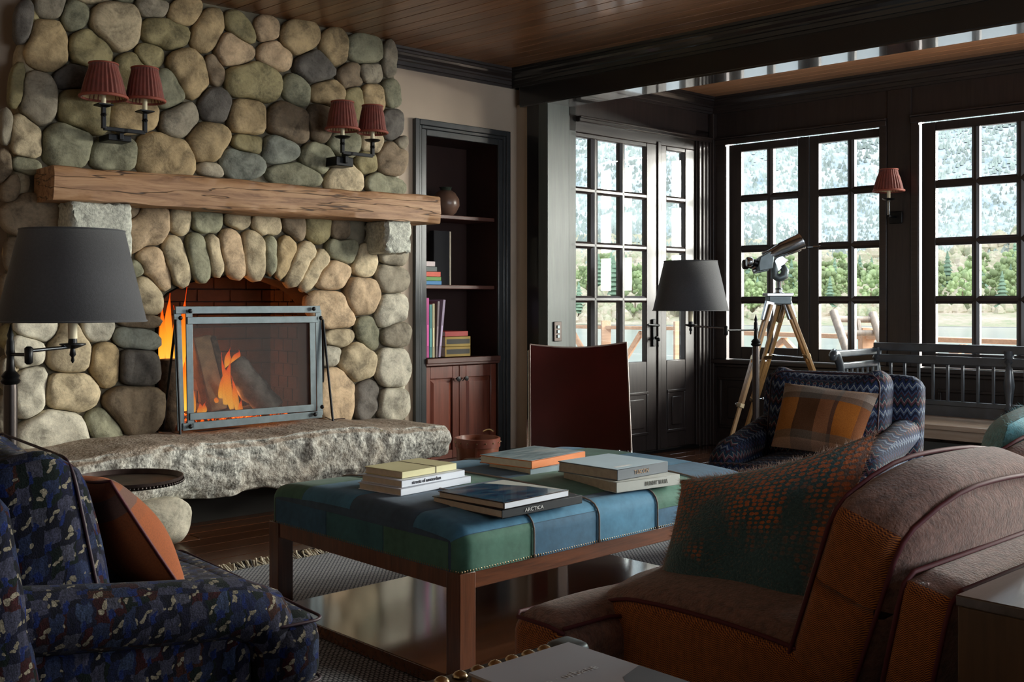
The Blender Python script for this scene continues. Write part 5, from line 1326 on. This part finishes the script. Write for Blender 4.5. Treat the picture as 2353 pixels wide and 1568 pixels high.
# ------------------------------------------------------------------ sofa
so = thing('sofa', 'orange tweed and mauve-brown wool sofa with maroon piping, its back to the wooden table', 'sofa', RM, (2.4, 1.1, 0))
MB().cushion((2.42, 1.07, .21), (1.92, .72, .24), .04, n=10).build('base', boucle, so, mat2=tweed_m, smooth='all')
def seat(s0, s1, wing):
    m = MB(); n = 22
    A = MB().cushion(((s0+s1)/2, 1.18, .412), (s1-s0, .60, .15), .035, (.008, .012, .045), n=18)
    for p in A.v:
        if p.z > .40: p.z += .022*(1-((p.y-1.18)/.30)**2)-(.02+.045*max(0, 1-(p.x-s0)/.16))*max(0, (p.y-1.30)/.18)**2
    if wing: A.cushion((s0+.0, 1.405, .405), (.32, .15, .14), .045, (0, .01, .012), n=12)
    o = A.build('seat_cushion', boucle, so, mat2=tweed_m, smooth='all')
    def top(n_): t = (n_-1.18)/.30; return .474+.0*t
    for z in (.352, .478):
        lp = [(s0+.006, n_, z+(.022*(1-((n_-1.18)/.30)**2)-.065*max(0, (n_-1.30)/.18)**2 if z > .4 else 0)) for n_ in [.90+.025*i for i in range(23)]]
        MB().tube(lp, .004, 8).build('piping', maroon, o, smooth='all')
    if wing:
        MB().tube([(s0-.15, 1.335, .458), (s0-.155, 1.37, .466), (s0-.155, 1.45, .466), (s0-.13, 1.472, .466), (s0+.02, 1.478, .462), (s1-.02, 1.475, .470)], .004, 8).build('piping', maroon, o, smooth='all')
        MB().tube([(s0-.148, 1.338, .466), (s0-.03, 1.335, .466), (s0-.004, 1.33, .462)], .004, 8).build('piping', maroon, o, smooth='all')
    return o
seat(1.50, 2.36, True); seat(2.37, 3.24, False)
Rb = Matrix.Rotation(math.radians(-16), 3, 'X').inverted()
Rb = Matrix.Rotation(math.radians(18), 3, 'X')
for i, (s0, s1) in enumerate(((1.50, 2.045), (2.055, 2.63), (2.64, 3.2))):
    c = Vector(((s0+s1)/2, .873, .597))
    bm2 = MB().cushion(c, (s1-s0, .135, .35), .035, (.006, .03, .022), Rb, n=16); inv = Rb.transposed()
    def drop(q): return .045*max(0, (-q.x-((s1-s0)/2-.20))/.20)**1.6*(1 if i == 0 else .4) if q.z > .02 else 0
    for p in bm2.v:
        q = inv @ (p-c); q.z -= drop(q); p[:] = c+Rb @ q
    o = bm2.build('back_cushion', boucle, so, mat2=tweed_m, smooth='all')
    for yo in (-.058, .058):
        pts = []
        for side in (-1, 1):
            h = [(-.17, 0), (-.155, .0), (.13, 0), (.155, .01), (.168, .03)]
            row = [Vector((side*((s1-s0)/2-.004-q[1]), yo, q[0])) for q in h]
            pts += row if side < 0 else row[::-1]
        mid = [Vector((-((s1-s0)/2-.04)+((s1-s0)-.08)*k/8, yo, .172+.012*math.sin(PI*k/8))) for k in range(1, 8)]
        pts = pts[:5]+mid+pts[5:]
        pts = [Vector((p.x, p.y, p.z-drop(p))) for p in pts]
        MB().tube([c+Rb @ p for p in pts], .004, 8).build('piping', maroon, o, smooth='all')
Rf = Matrix.Rotation(math.radians(12), 3, 'X')
c = Vector((2.40, .775, .40))
o = MB().cushion(c, (1.86, .085, .50), .022, (.0, .01, .006), Rf, n=16).build('backrest', boucle, so, mat2=tweed_m, smooth='all')
for yo in (-.036, .036):
    MB().tube([c+Rf @ Vector(p) for p in [(-.925, yo, -.24), (-.928, yo, .20), (-.924, yo, .235), (-.90, yo, .25), (.9, yo, .25)]], .004, 8).build('piping', maroon, o, smooth='all')
for s_ in (1.55, 3.2):
    for n_ in (.8, 1.36): MB().lathe((s_, n_, 0), [(.018, 0), (.026, .10)], 12).build('leg', leg_wood, so, True)

# mohair cushions on the sofa
moh, nt, b = newmat('teal_and_rust_mohair'); u, v = uvc(nt)
mp = nd(nt, 'ShaderNodeMapping'); mp.inputs['Scale'].default_value = (28, 34, 1); tcx = nd(nt, 'ShaderNodeUVMap'); nt.links.new(tcx.outputs[0], mp.inputs[0])
vo = nd(nt, 'ShaderNodeTexVoronoi'); vo.inputs['Scale'].default_value = 1; vo.inputs['Randomness'].default_value = .35; nt.links.new(mp.outputs[0], vo.inputs['Vector'])
sc1 = mth(nt, 'LESS_THAN', vo.outputs['Distance'], .42)
m2 = nd(nt, 'ShaderNodeMapping'); m2.inputs['Scale'].default_value = (3.2, 2.2, 1); nt.links.new(tcx.outputs[0], m2.inputs[0]); f = noise(nt, m2.outputs[0], 1.1, 2)
reg = mth(nt, 'ADD', mth(nt, 'MULTIPLY', f, 1.0), mth(nt, 'MULTIPLY', v, .42)); reg = ramp(nt, reg, [(.66, (0,0,0)), (.80, (1,1,1))])
le = ramp(nt, mth(nt, 'ABSOLUTE', mth(nt, 'SUBTRACT', u, .5)), [(.40, (0,0,0)), (.48, (.8,.8,.8))])
k = mth(nt, 'MULTIPLY', sc1, reg); k = mth(nt, 'MAXIMUM', k, mth(nt, 'MULTIPLY', le, noise(nt, coords(nt), 40, 2)))
c = mix(nt, k, (.05, .115, .13), (.55, .16, .055)); fine = noise(nt, coords(nt), 220, 3); c = mix(nt, .5, c, ramp(nt, fine, [(.3, (.5,.5,.5)), (.7, (1.5,1.5,1.5))]), 'MULTIPLY')
nt.links.new(c, b.inputs['Base Color']); b.inputs['Roughness'].default_value = 1; b.inputs['Sheen Weight'].default_value = .6; b.inputs['Sheen Tint'].default_value = (.6, .8, .8, 1); bump(nt, b, fine, .8, .006)
rust_f = plain('rust_fibres', (.30, .16, .10), .9, sheen=.4); teal_m = plain('teal_mohair', (.16, .46, .52), .95, var=.3, sc_=90, bmp=1, bs=200, sheen=.6); teal_f = plain('teal_fibres', (.25, .60, .66), .9)
pillow('mohair_cushion', 'teal and rust mohair cushion with a scale pattern propped on the sofa seat', [at(1508, 1352, 2.13), at(1900, 1472, 1.86), at(2014, 994, 2.02), at(1566, 1104, 2.16)], .15, moh, bulge=.04, sag=.06, n=30, fuzz=(rust_f, 5200), seed=6)
p = RM @ Vector((2.34, 1.05, .54)); q = RM @ Vector((2.90, 1.09, .54)); p2 = RM @ Vector((2.34, .97, .785)); q2 = RM @ Vector((2.90, 1.0, .86))
pillow('teal_cushion', 'bright teal mohair cushion peeking over the far end of the sofa back', [p, q, q2, p2], .16, teal_m, sag=.02, bulge=.02, fuzz=(teal_f, 3000), seed=9)

# wooden side table behind the sofa
tb = thing('wood_side_table', 'square-edged wooden side table standing against the back of the sofa', 'table', RM, (1.8, .3, 0))
tabtop = wood('grey_sheen_table_top', (.06, .045, .04), (.13, .10, .085), 0, .28, .5, .05)
tabside = wood('brown_table_side', (.055, .028, .012), (.13, .065, .028), 2, .5, .1, .05)
c0 = RM.inverted() @ on_z(2195, 1367, .66); sx0, nx0 = c0.x, c0.y
MB().box((sx0, nx0-.55, .645), (sx0+.9, nx0, .66)).build('top', tabtop, tb, bevel=.002)
MB().box((sx0+.002, nx0-.548, 0), (sx0+.03, nx0-.002, .645)).build('side_panel', tabside, tb, bevel=.002)
MB().box((sx0+.87, nx0-.548, 0), (sx0+.898, nx0-.002, .645)).build('side_panel', tabside, tb, bevel=.002)
MB().box((sx0+.03, nx0-.545, .30), (sx0+.87, nx0-.005, .325)).build('shelf', tabside, tb, bevel=.002)
MB().box((sx0+.03, nx0-.545, .0), (sx0+.87, nx0-.52, .645)).build('front_panel', tabside, tb, bevel=.002)

# studded trunk and the book lying on it
tk = thing('studded_trunk', 'dark leather trunk with big brass nailheads and a steel corner, in front of the sofa', 'trunk', RM, (.8, .8, 0))
dleather = plain('dark_trunk_leather', (.025, .014, .011), .38, var=.3, coat=.3, bmp=.3, bs=80)
e0 = RM.inverted() @ on_z(1303, 1468, .55); ts, tn = e0.x, e0.y
MB().box((ts-1.0, tn-.62, .02), (ts, tn, .44)).build('body', dleather, tk, bevel=.006)
lid = MB().box((ts-1.005, tn-.625, .445), (ts+.005, tn+.005, .545)).build('lid', dleather, tk, bevel=.010)
m = MB().box((ts-1.0, tn-.035, .5455), (ts-.035, tn+.002, .549)); m.build('edge_strap', dleather, tk, bevel=.001)
for i in range(28):
    MB().lathe((ts-.062-i*.0315, tn-.016, .549), [(.011, 0), (.0105, .003), (.0075, .0065), (.003, .0085), (.0004, .009)], 14).build('nailhead', brass_m, tk, smooth='all')
MB().cushion((ts-.018, tn-.018, .540), (.052, .052, .03), .012, n=6).build('corner_cap', steel, tk, smooth='all')
zk = .5500; N = on_z(1086, 1566, zk); A_ = on_z(1305, 1487, zk)
nb = RM.inverted() @ on_z(1306, 1476, zk+.026); lb = RM.inverted() @ on_z(1084, 1551, zk+.026)
mb_ = RM @ Matrix.Translation((lb.x, nb.y-.30, zk))
bw = nb.x-lb.x
tg = book(basis(RM @ Vector((nb.x, nb.y-.30, zk)), ENv, -EXv, Vector((0,0,1))), (.30, bw, .026), cov('grey_lilac_cover', (.42, .40, .42), .5), 'large pale grey and pink book lying flat on the studded trunk', None, pages=plain('brown_pages', (.32, .2, .13), .8))
jk, nt, b = newmat('soft_cover_print'); v = coords(nt, (2, 2, 1)); sp = nd(nt, 'ShaderNodeSeparateXYZ'); nt.links.new(coords(nt), sp.inputs[0])
c = ramp(nt, mth(nt, 'MULTIPLY_ADD', noise(nt, v, 3, 3), .2, mth(nt, 'MULTIPLY', sp.outputs[0], -3.0)), [(.0, (.36, .37, .39)), (.2, (.36, .30, .29))])
c = ramp(nt, mth(nt, 'MULTIPLY_ADD', noise(nt, v, 3, 3), .25, mth(nt, 'MULTIPLY', sp.outputs[0], 2.6)), [(.28, (.40, .31, .29)), (.62, (.40, .40, .43))])
nt.links.new(c, b.inputs['Base Color']); b.inputs['Roughness'].default_value = .35
MB().box((.001, .001, .026), (.299, bw-.001, .0264)).build('cover_picture', jk, tg)
MB().add([(.001,.001,.0267), (.17,.001,.0267), (.155,.05,.0267), (.09,.10,.0267), (.001,.15,.0267)], [(0,1,2,3,4)]).build('cover_figure', cov('slate_print', (.16, .17, .19)), tg)
Mt = basis(Vector((.205, bw*.55, .0268)), Vector((0,-1,0)), Vector((1,0,0)), Vector((0,0,1)))
text('live · urbane', .022, cov('pale_title', (.60, .60, .60)), tg, Mt, 'cover_title', ext=.0002)

# ------------------------------------------------------------------ swing-arm floor lamps
def floor_lamp(pole, shade, label, joint, zt_, zb_, zarm, h):
    px, py = pole; sx_, sy_ = shade
    t = thing('floor_lamp', label, 'floor lamp', ID, (px, py, 0))
    MB().lathe((px, py, 0), [(.13, 0), (.13, .012), (.11, .022), (.03, .035), (.018, .06)], 32).build('base', iron, t, True)
    MB().lathe((px, py, .05), [(.017, 0), (.019, .2), (.021, .72), (.019, .745)], 20).build('pole', bronze, t, True)
    zc = .79
    MB().lathe((px, py, zc), [(.019, 0), (.026, .004), (.030, .012), (.024, .020), (.028, .028), (.022, .036), (.013, .045), (.011, .09), (.014, .10), (.012, .11), (.012, .135), (.008, .145), (.011, .155), (.006, .17), (.001, .19)], 20).build('finial', iron, t, True)
    jx, jy = joint
    MB().tube([(px, py, zarm), (jx, jy, zarm+.002)], .0055, 10).build('swing_arm', iron, t, True)
    MB().lathe((jx, jy, zarm-.028), [(.006, 0), (.012, .006), (.013, .05), (.006, .056)], 12).build('arm_joint', iron, t, True)
    MB().tube([(jx, jy, zarm+.014), (sx_, sy_, zarm+.022)], .006, 10).build('swing_arm', chrome, t, True)
    MB().lathe((sx_, sy_, zarm-.03), [(.002, 0), (.006, .008), (.004, .018), (.010, .026), (.007, .045), (.022, .050), (.040, .058), (.040, .062), (.014, .064), (.013, .078)], 20).build('lamp_cup', iron, t, True)
    MB().tube([(sx_, sy_, zarm+.048), (sx_, sy_, zb_+.07)], .0145, 16).build('candle_sleeve', cream, t, True)
    rb, rt = .2245, .157
    s_ = MB().lathe((sx_, sy_, zb_), [(rb, 0), (rt, zt_-zb_)], 64, caps=False).build('lamp_shade', ebony, t, smooth='all')
    sm = s_.modifiers.new('thickness', 'SOLIDIFY'); sm.thickness = .002; sm.offset = -1
    ring = lambda r, z: [(sx_+r*math.cos(a), sy_+r*math.sin(a), z) for a in [2*PI*i/48 for i in range(48)]]
    MB().tube(ring(rb, zb_+.002), .003, 6, closed=True).build('shade_edge', ebony, s_, smooth='all')
    MB().tube(ring(rt, zt_), .003, 6, closed=True).build('shade_edge', ebony, s_, smooth='all')
    MB().tube([(sx_-rt, sy_, zt_-.02), (sx_, sy_, zt_-.03), (sx_+rt, sy_, zt_-.02)], .002, 6).tube([(sx_, sy_-rt, zt_-.02), (sx_, sy_, zt_-.03), (sx_, sy_+rt, zt_-.02)], .002, 6).tube([(sx_, sy_, zb_+.06), (sx_, sy_, zt_-.03)], .004, 8).build('shade_carrier', brass_m, t, True)
    return t
pL = at(24, 780, 3.35); sL = at(167, 780, 3.4); jL = at(66, 820, 3.28)
floor_lamp((pL.x, pL.y), (sL.x, sL.y), 'large dark-shaded swing-arm floor lamp between the hearth and the blue armchair', (jL.x, jL.y), 1.277, .987, .885, .9)
pR = at(1737, 745, 6.25); sR = at(1587, 750, 6.35); jR = at(1668, 756, 6.1)
floor_lamp((pR.x, pR.y), (sR.x, sR.y), 'slim swing-arm floor lamp with dark shade in front of the window tripod', (jR.x, jR.y), 1.292, .997, .885, .9)

# round metal drinks table
p = at(292, 1105, 3.28); rx, ry = p.x, p.y
rt_ = thing('drinks_table', 'round dark metal drinks table with beaded rim and twisted stem', 'side table', ID, (rx, ry, 0))
MB().lathe((rx, ry, .49), [(.002, 0), (.150, .0), (.162, .004), (.166, .022), (.163, .022), (.156, .008), (.002, .006)], 48, caps=False).build('tray', plain('mottled_bronze', (.06, .04, .035), .4, .6, var=.4, sc_=25), rt_, True)
m = MB()
for i in range(90):
    a = 2*PI*i/90; m.ball((rx+.165*math.cos(a), ry+.165*math.sin(a), .498), .0052, 6)
m.build('beaded_rim', bronze, rt_, smooth='all', kind='stuff')
tw = MB(); 
for ph in (0, PI): tw.tube([(rx+.007*math.cos(k*.9+ph), ry+.007*math.sin(k*.9+ph), .02+.47*k/60) for k in range(61)], .008, 8)
tw.build('twisted_stem', iron, rt_, smooth='all')
for k in range(3):
    a = 2*PI*k/3+.4; MB().tube([(rx, ry, .12), (rx+.09*math.cos(a), ry+.09*math.sin(a), .05), (rx+.15*math.cos(a), ry+.15*math.sin(a), .008)], .008, 8).build('foot', iron, rt_, True)

# red leather chair
rc = thing('red_leather_chair', 'oxblood leather sling chair seen from behind, chrome edged, between ottoman and door', 'chair', ID, (at(1333, 1040, 5.45).x, 5.4, 0))
ox = plain('oxblood_leather', (.050, .005, .0045), .3, var=.3, coat=.35, sc_=4)
tl, tr_, br, bl = at(1218, 792, 5.42), at(1440, 787, 5.40), at(1451, 1036, 5.15), at(1219, 1031, 5.17)
def rc_s(u, v):
    q = bl*(1-u)*(1-v)+br*u*(1-v)+tr_*u*v+tl*(1-u)*v; q.z -= .022*math.sin(PI*u)*v**3; q.y += .035*math.sin(PI*u); return q
m = MB().grid(rc_s, 16, 16); n_ = len(m.v); m.add([p+Vector((0, .012, 0)) for p in m.v], [tuple(reversed(f)) for f in m.f])
for k in range(16):
    for (a, c) in ((k, k+1), (272+k+1, 272+k), (17*(k+1), 17*k), (16+17*k, 16+17*(k+1))): m.f.append((a, n_+a, n_+c, c))
m.build('back_sling', ox, rc, smooth=True)
edge_c = plain('worn_leather_edge', (.36, .26, .22), .5)
MB().tube([rc_s(1, 1-k/16) for k in range(17)], .004, 6).build('edge_strip', edge_c, rc, True); MB().tube([rc_s(k/16, 1) for k in range(17)], .004, 6).build('edge_strip', edge_c, rc, True); MB().tube([rc_s(0, k/16) for k in range(17)], .003, 6).build('edge_strip', edge_c, rc, True)
seat_b, seat_f = .37, .33
fb_ = [Vector((p.x, p.y, p.z)) for p in (bl, br)]
yb = bl.y; xl, xr = bl.x, br.x
MB().cushion(((xl+xr)/2, yb+.36, .37), (xr-xl-.02, .62, .03), .012, (0, 0, -.0), n=8).build('seat_sling', ox, rc, smooth='all')
for x in (xl+.0, xr-.0):
    MB().tube([(x, yb+.28, .80), (x, yb+.13, .5), (x, yb-.0, .28), (x, yb-.03, .22)], .010, 10).build('back_frame', chrome, rc, True)
    MB().tube([(x, yb-.04, .24), (x, yb+.3, .355), (x, yb+.66, .40)], .010, 10).build('seat_frame', chrome, rc, True)
    MB().tube([(x, yb+.66, .40), (x, yb+.60, .2), (x, yb+.55, .012), (x, yb+.0, .012), (x, yb-.02, .03), (x, yb+.02, .24)], .010, 10).build('leg', chrome, rc, True)
MB().tube([(xl, yb-.03, .255), (xr+.045, yb-.03, .255), (xr+.05, yb-.03, .243)], .009, 10).build('cross_rail', chrome, rc, True)
MB().tube([(xl, yb+.55, .012), (xr, yb+.55, .012)], .010, 10).build('cross_rail', chrome, rc, True)

# ------------------------------------------------------------------ binoculars on a wooden tripod
D6 = 6.85
bn = thing('binocular_telescope', 'polished steel binocular telescope on a golden wooden tripod at the window', 'telescope', ID, (at(1787, 700, D6).x, D6, 0))
def T(u, v, dd=0): return at(u, v, D6+dd)
tan_w = wood('golden_tripod_ash', (.38, .20, .07), (.62, .38, .16), 2, .35, .3, .05, 1, .1)
k = Vector((0, .075, 0))
for i, s_ in enumerate((-1, 1)):
    o_ = Vector((0, s_*.055, -.012*i))
    MB().tube([T(1764, 588)+o_, T(1788, 576)+o_, T(1790, 575)+o_, T(1834, 556)+o_, T(1836, 555)+o_], [.034, .040, .046, .052, .053], 18).build('barrel', chrome, bn, smooth=True)
    MB().tube([T(1833.5, 556.5)+o_, T(1836.5, 555)+o_], .055, 18).build('lens_ring', chrome, bn, True)
    MB().tube([T(1834, 556.3)+o_, T(1836.9, 554.8)+o_], .046, 18).build('objective_lens', plain('amber_lens', (.20, .09, .03), .1, coat=1), bn, True)
    pr = [(1740, 592), (1764, 578), (1772, 590), (1768, 618), (1738, 625), (1736, 610)]
    MB().add([T(u, v)+o_+Vector((0, q, 0)) for q in (-.032, .032) for u, v in pr], [(0,1,2,3,4,5)[::-1], (6,7,8,9,10,11)]+[(j, (j+1) % 6, 6+(j+1) % 6, 6+j) for j in range(6)]).build('prism_housing', steel, bn, bevel=.005)
    MB().tube([T(1738, 608)+o_, T(1728, 604)+o_], [.020, .024], 14).build('eyepiece_tube', iron, bn, True)
    MB().tube([T(1728, 604)+o_, T(1722, 603)+o_, T(1712, 603)+o_, T(1710, 603)+o_], [.020, .032, .031, .024], 16).build('eyepiece', bronze if s_ > 0 else chrome, bn, smooth='all')
MB().tube([T(1751, 583)-k*.0, T(1775, 574)], .008, 8).build('sight_bar', chrome, bn, True)
MB().tube([T(1730, 623), T(1737, 620)], .022, 14).build('focus_knob', chrome, bn, smooth=True)
MB().bar(T(1780, 596), T(1800, 612), .10, .03, (0,1,0)).build('cradle', chrome, bn, bevel=.006)
MB().tube([T(1776, 600), T(1780, 618), T(1780, 635), T(1790, 640), T(1802, 634), T(1804, 622), T(1797, 610)], [.018, .022, .026, .03, .03, .026, .02], 12).build('yoke', steel, bn, smooth='all')
MB().lathe(T(1790, 675), [(.016, 0), (.017, .10), (.02, .105)], 16).build('centre_column', chrome, bn, True)
MB().lathe(T(1790, 676), [(.034, 0), (.034, .008), (.022, .012), (.022, .028), (.027, .032), (.02, .04)], 18).build('column_collar', chrome, bn, True)
MB().box(T(1767, 700, -.055), T(1809, 680, .055)).build('tripod_head', steel, bn, bevel=.006)
MB().box(T(1763, 681, -.065), T(1812, 674, .065)).build('head_plate', chrome, bn, bevel=.003)
legs = [((1771, 700, -.04), (1658, 1068, -.42)), ((1806, 695, .02), (1945, 1040, .22)), ((1794, 700, .03), (1712, 1030, .42))]
legs = [((1769, 700, -.05), (1664, 1062, -.10)), ((1806, 695, .0), (1947, 1058, .08)), ((1797, 702, .05), (1700, 1035, .55))]
for (a, f_) in legs:
    A_ = T(*a); F_ = at(f_[0], f_[1], D6+f_[2]); dd = (F_-A_); tt = A_.z/(A_.z-F_.z); F_ = A_+dd*tt
    side = dd.cross(Vector((0,0,1))).normalized()*.020
    lg = None
    m = MB()
    for s_ in (-1, 1): m.bar(A_+side*s_*1.3, A_+dd*tt*.62+side*s_, .020, .020, side)
    lg = m.build('leg', tan_w, bn, bevel=.002)
    MB().bar(A_+dd*tt*.36, A_+dd*tt*.995, .022, .022, side).build('leg_slide', tan_w, lg, bevel=.002)
    for q in (.33, .62): MB().obox(A_+dd*tt*q, (.062, .028, .028), Matrix((side.normalized(), dd.normalized(), side.normalized().cross(dd.normalized()))).transposed()).build('leg_clamp', brass_m, lg, bevel=.002)
    q = A_+dd*tt*.62; MB().tube([q+side*1.5, q+side*3.0], .006, 8).ball(q+side*3.2, .012, 10).build('wing_nut', chrome, lg, True)
    MB().bar(A_+Vector((0,0,.02)), A_+dd*tt*.10, .055, .028, side).build('leg_bracket', chrome, lg, bevel=.003)
    MB().lathe((F_.x, F_.y, 0), [(.004, 0), (.012, .03)], 10).build('leg_foot', chrome, lg, True)
MB().tube([T(1772, 815, -.05), T(1787, 818), T(1845, 822)], .006, 8).build('spreader', chrome, bn, True)

# ------------------------------------------------------------------ spindle-backed settle
sw_m = plain('blue_black_paint', (.045, .055, .068), .28, var=.25, coat=.5, sc_=12)
seat_w = wood('bleached_bench_seat', (.26, .17, .11), (.42, .32, .24), 0, .28, .4, .05, 1, .1)
P0 = Vector((2.30, 6.72, 0)); P1 = Vector((2.30+.715*3.0, 6.72-.699*3.0, 0)); bx_ = (P1-P0).normalized(); by_ = Vector((-bx_.y, bx_.x, 0))
if by_.dot(WNv) < 0: by_ = -by_
BM = basis(P0, bx_, by_, Vector((0,0,1)))
sb_ = thing('settle_bench', 'long blue-black spindle-backed settle with pale wood seat under the windows', 'bench', BM, (0,0,0))
BL_ = 2.3; bt = .795
MB().box((-.02, -.012, bt-.05), (BL_, .022, bt)).build('top_rail', sw_m, sb_, bevel=.006)
MB().box((0, -.010, .672), (BL_, .02, .722)).build('middle_rail', sw_m, sb_, bevel=.005)
MB().box((0, -.010, .425), (BL_, .02, .455)).build('lower_rail', sw_m, sb_, bevel=.004)
MB().box((0, .0, .36), (BL_, .012, .425)).build('back_board', sw_m, sb_)
def turned(x, y, z0, z1, r): 
    h = z1-z0; return MB().lathe((x, y, z0), [(r, 0), (r, .10*h), (r*.7, .12*h), (r*1.1, .16*h), (r*.6, .20*h), (r*.75, .30*h), (r*1.15, .50*h), (r*.8, .70*h), (r*.55, .80*h), (r*1.0, .84*h), (r*.7, .88*h), (r, .90*h), (r, h)], 14)
for x in (-.0, .80, 1.60, BL_): turned(x, 0, .36, bt-.03, .027).build('post', sw_m, sb_, smooth=True)
n_s = 0
for seg_ in ((0, .8), (.8, 1.6), (1.6, BL_)):
    cnt = 9 if seg_[1] < 2 else 8
    for i in range(1, cnt):
        x = seg_[0]+(seg_[1]-seg_[0])*i/cnt; MB().box((x-.008, -.004, .455), (x+.008, .012, .672)).build('spindle', sw_m, sb_, bevel=.002)
MB().box((-.04, -.50, .335), (BL_+.04, .03, .362)).build('seat', seat_w, sb_, bevel=.004)
MB().box((-.02, -.48, .28), (BL_+.02, -.455, .335)).build('apron', seat_w, sb_, bevel=.003)
MB().box((0, -.45, .06), (BL_, -.43, .26)).build('lower_panel', black_wood, sb_)
for xe in (0, BL_):
    arm = MB(); pr = [(-.50, .345), (-.455, .42), (-.47, .52), (-.50, .62), (-.535, .69), (-.57, .72), (-.60, .70)]
    path = [Vector((xe-.0, y, z)) for y, z in [(-.44, .36), (-.445, .50), (-.46, .60), (-.49, .68), (-.53, .735), (-.555, .745), (-.575, .73), (-.57, .705)]]
    arm.tube(path, [.026, .025, .024, .024, .026, .028, .026, .018], 10); ao = arm.build('arm_post', sw_m, sb_, smooth='all')
    for z, y0 in ((.74, -.55), (.665, -.49), (.455, -.45)):
        MB().box((xe-.012, y0, z-.020), (xe+.012, .0, z+.020) if z > .5 else (xe+.012, .0, z+.012)).build('arm_rail', sw_m, sb_, bevel=.006)
    for i in range(6):
        y = -.40+i*.068; MB().box((xe-.006, y-.010, .455), (xe+.006, y+.010, .655)).build('spindle', sw_m, sb_, bevel=.002)
    for y in (-.45, -.01): turned(xe, y, 0, .34, .026).build('leg', sw_m, sb_, smooth=True)
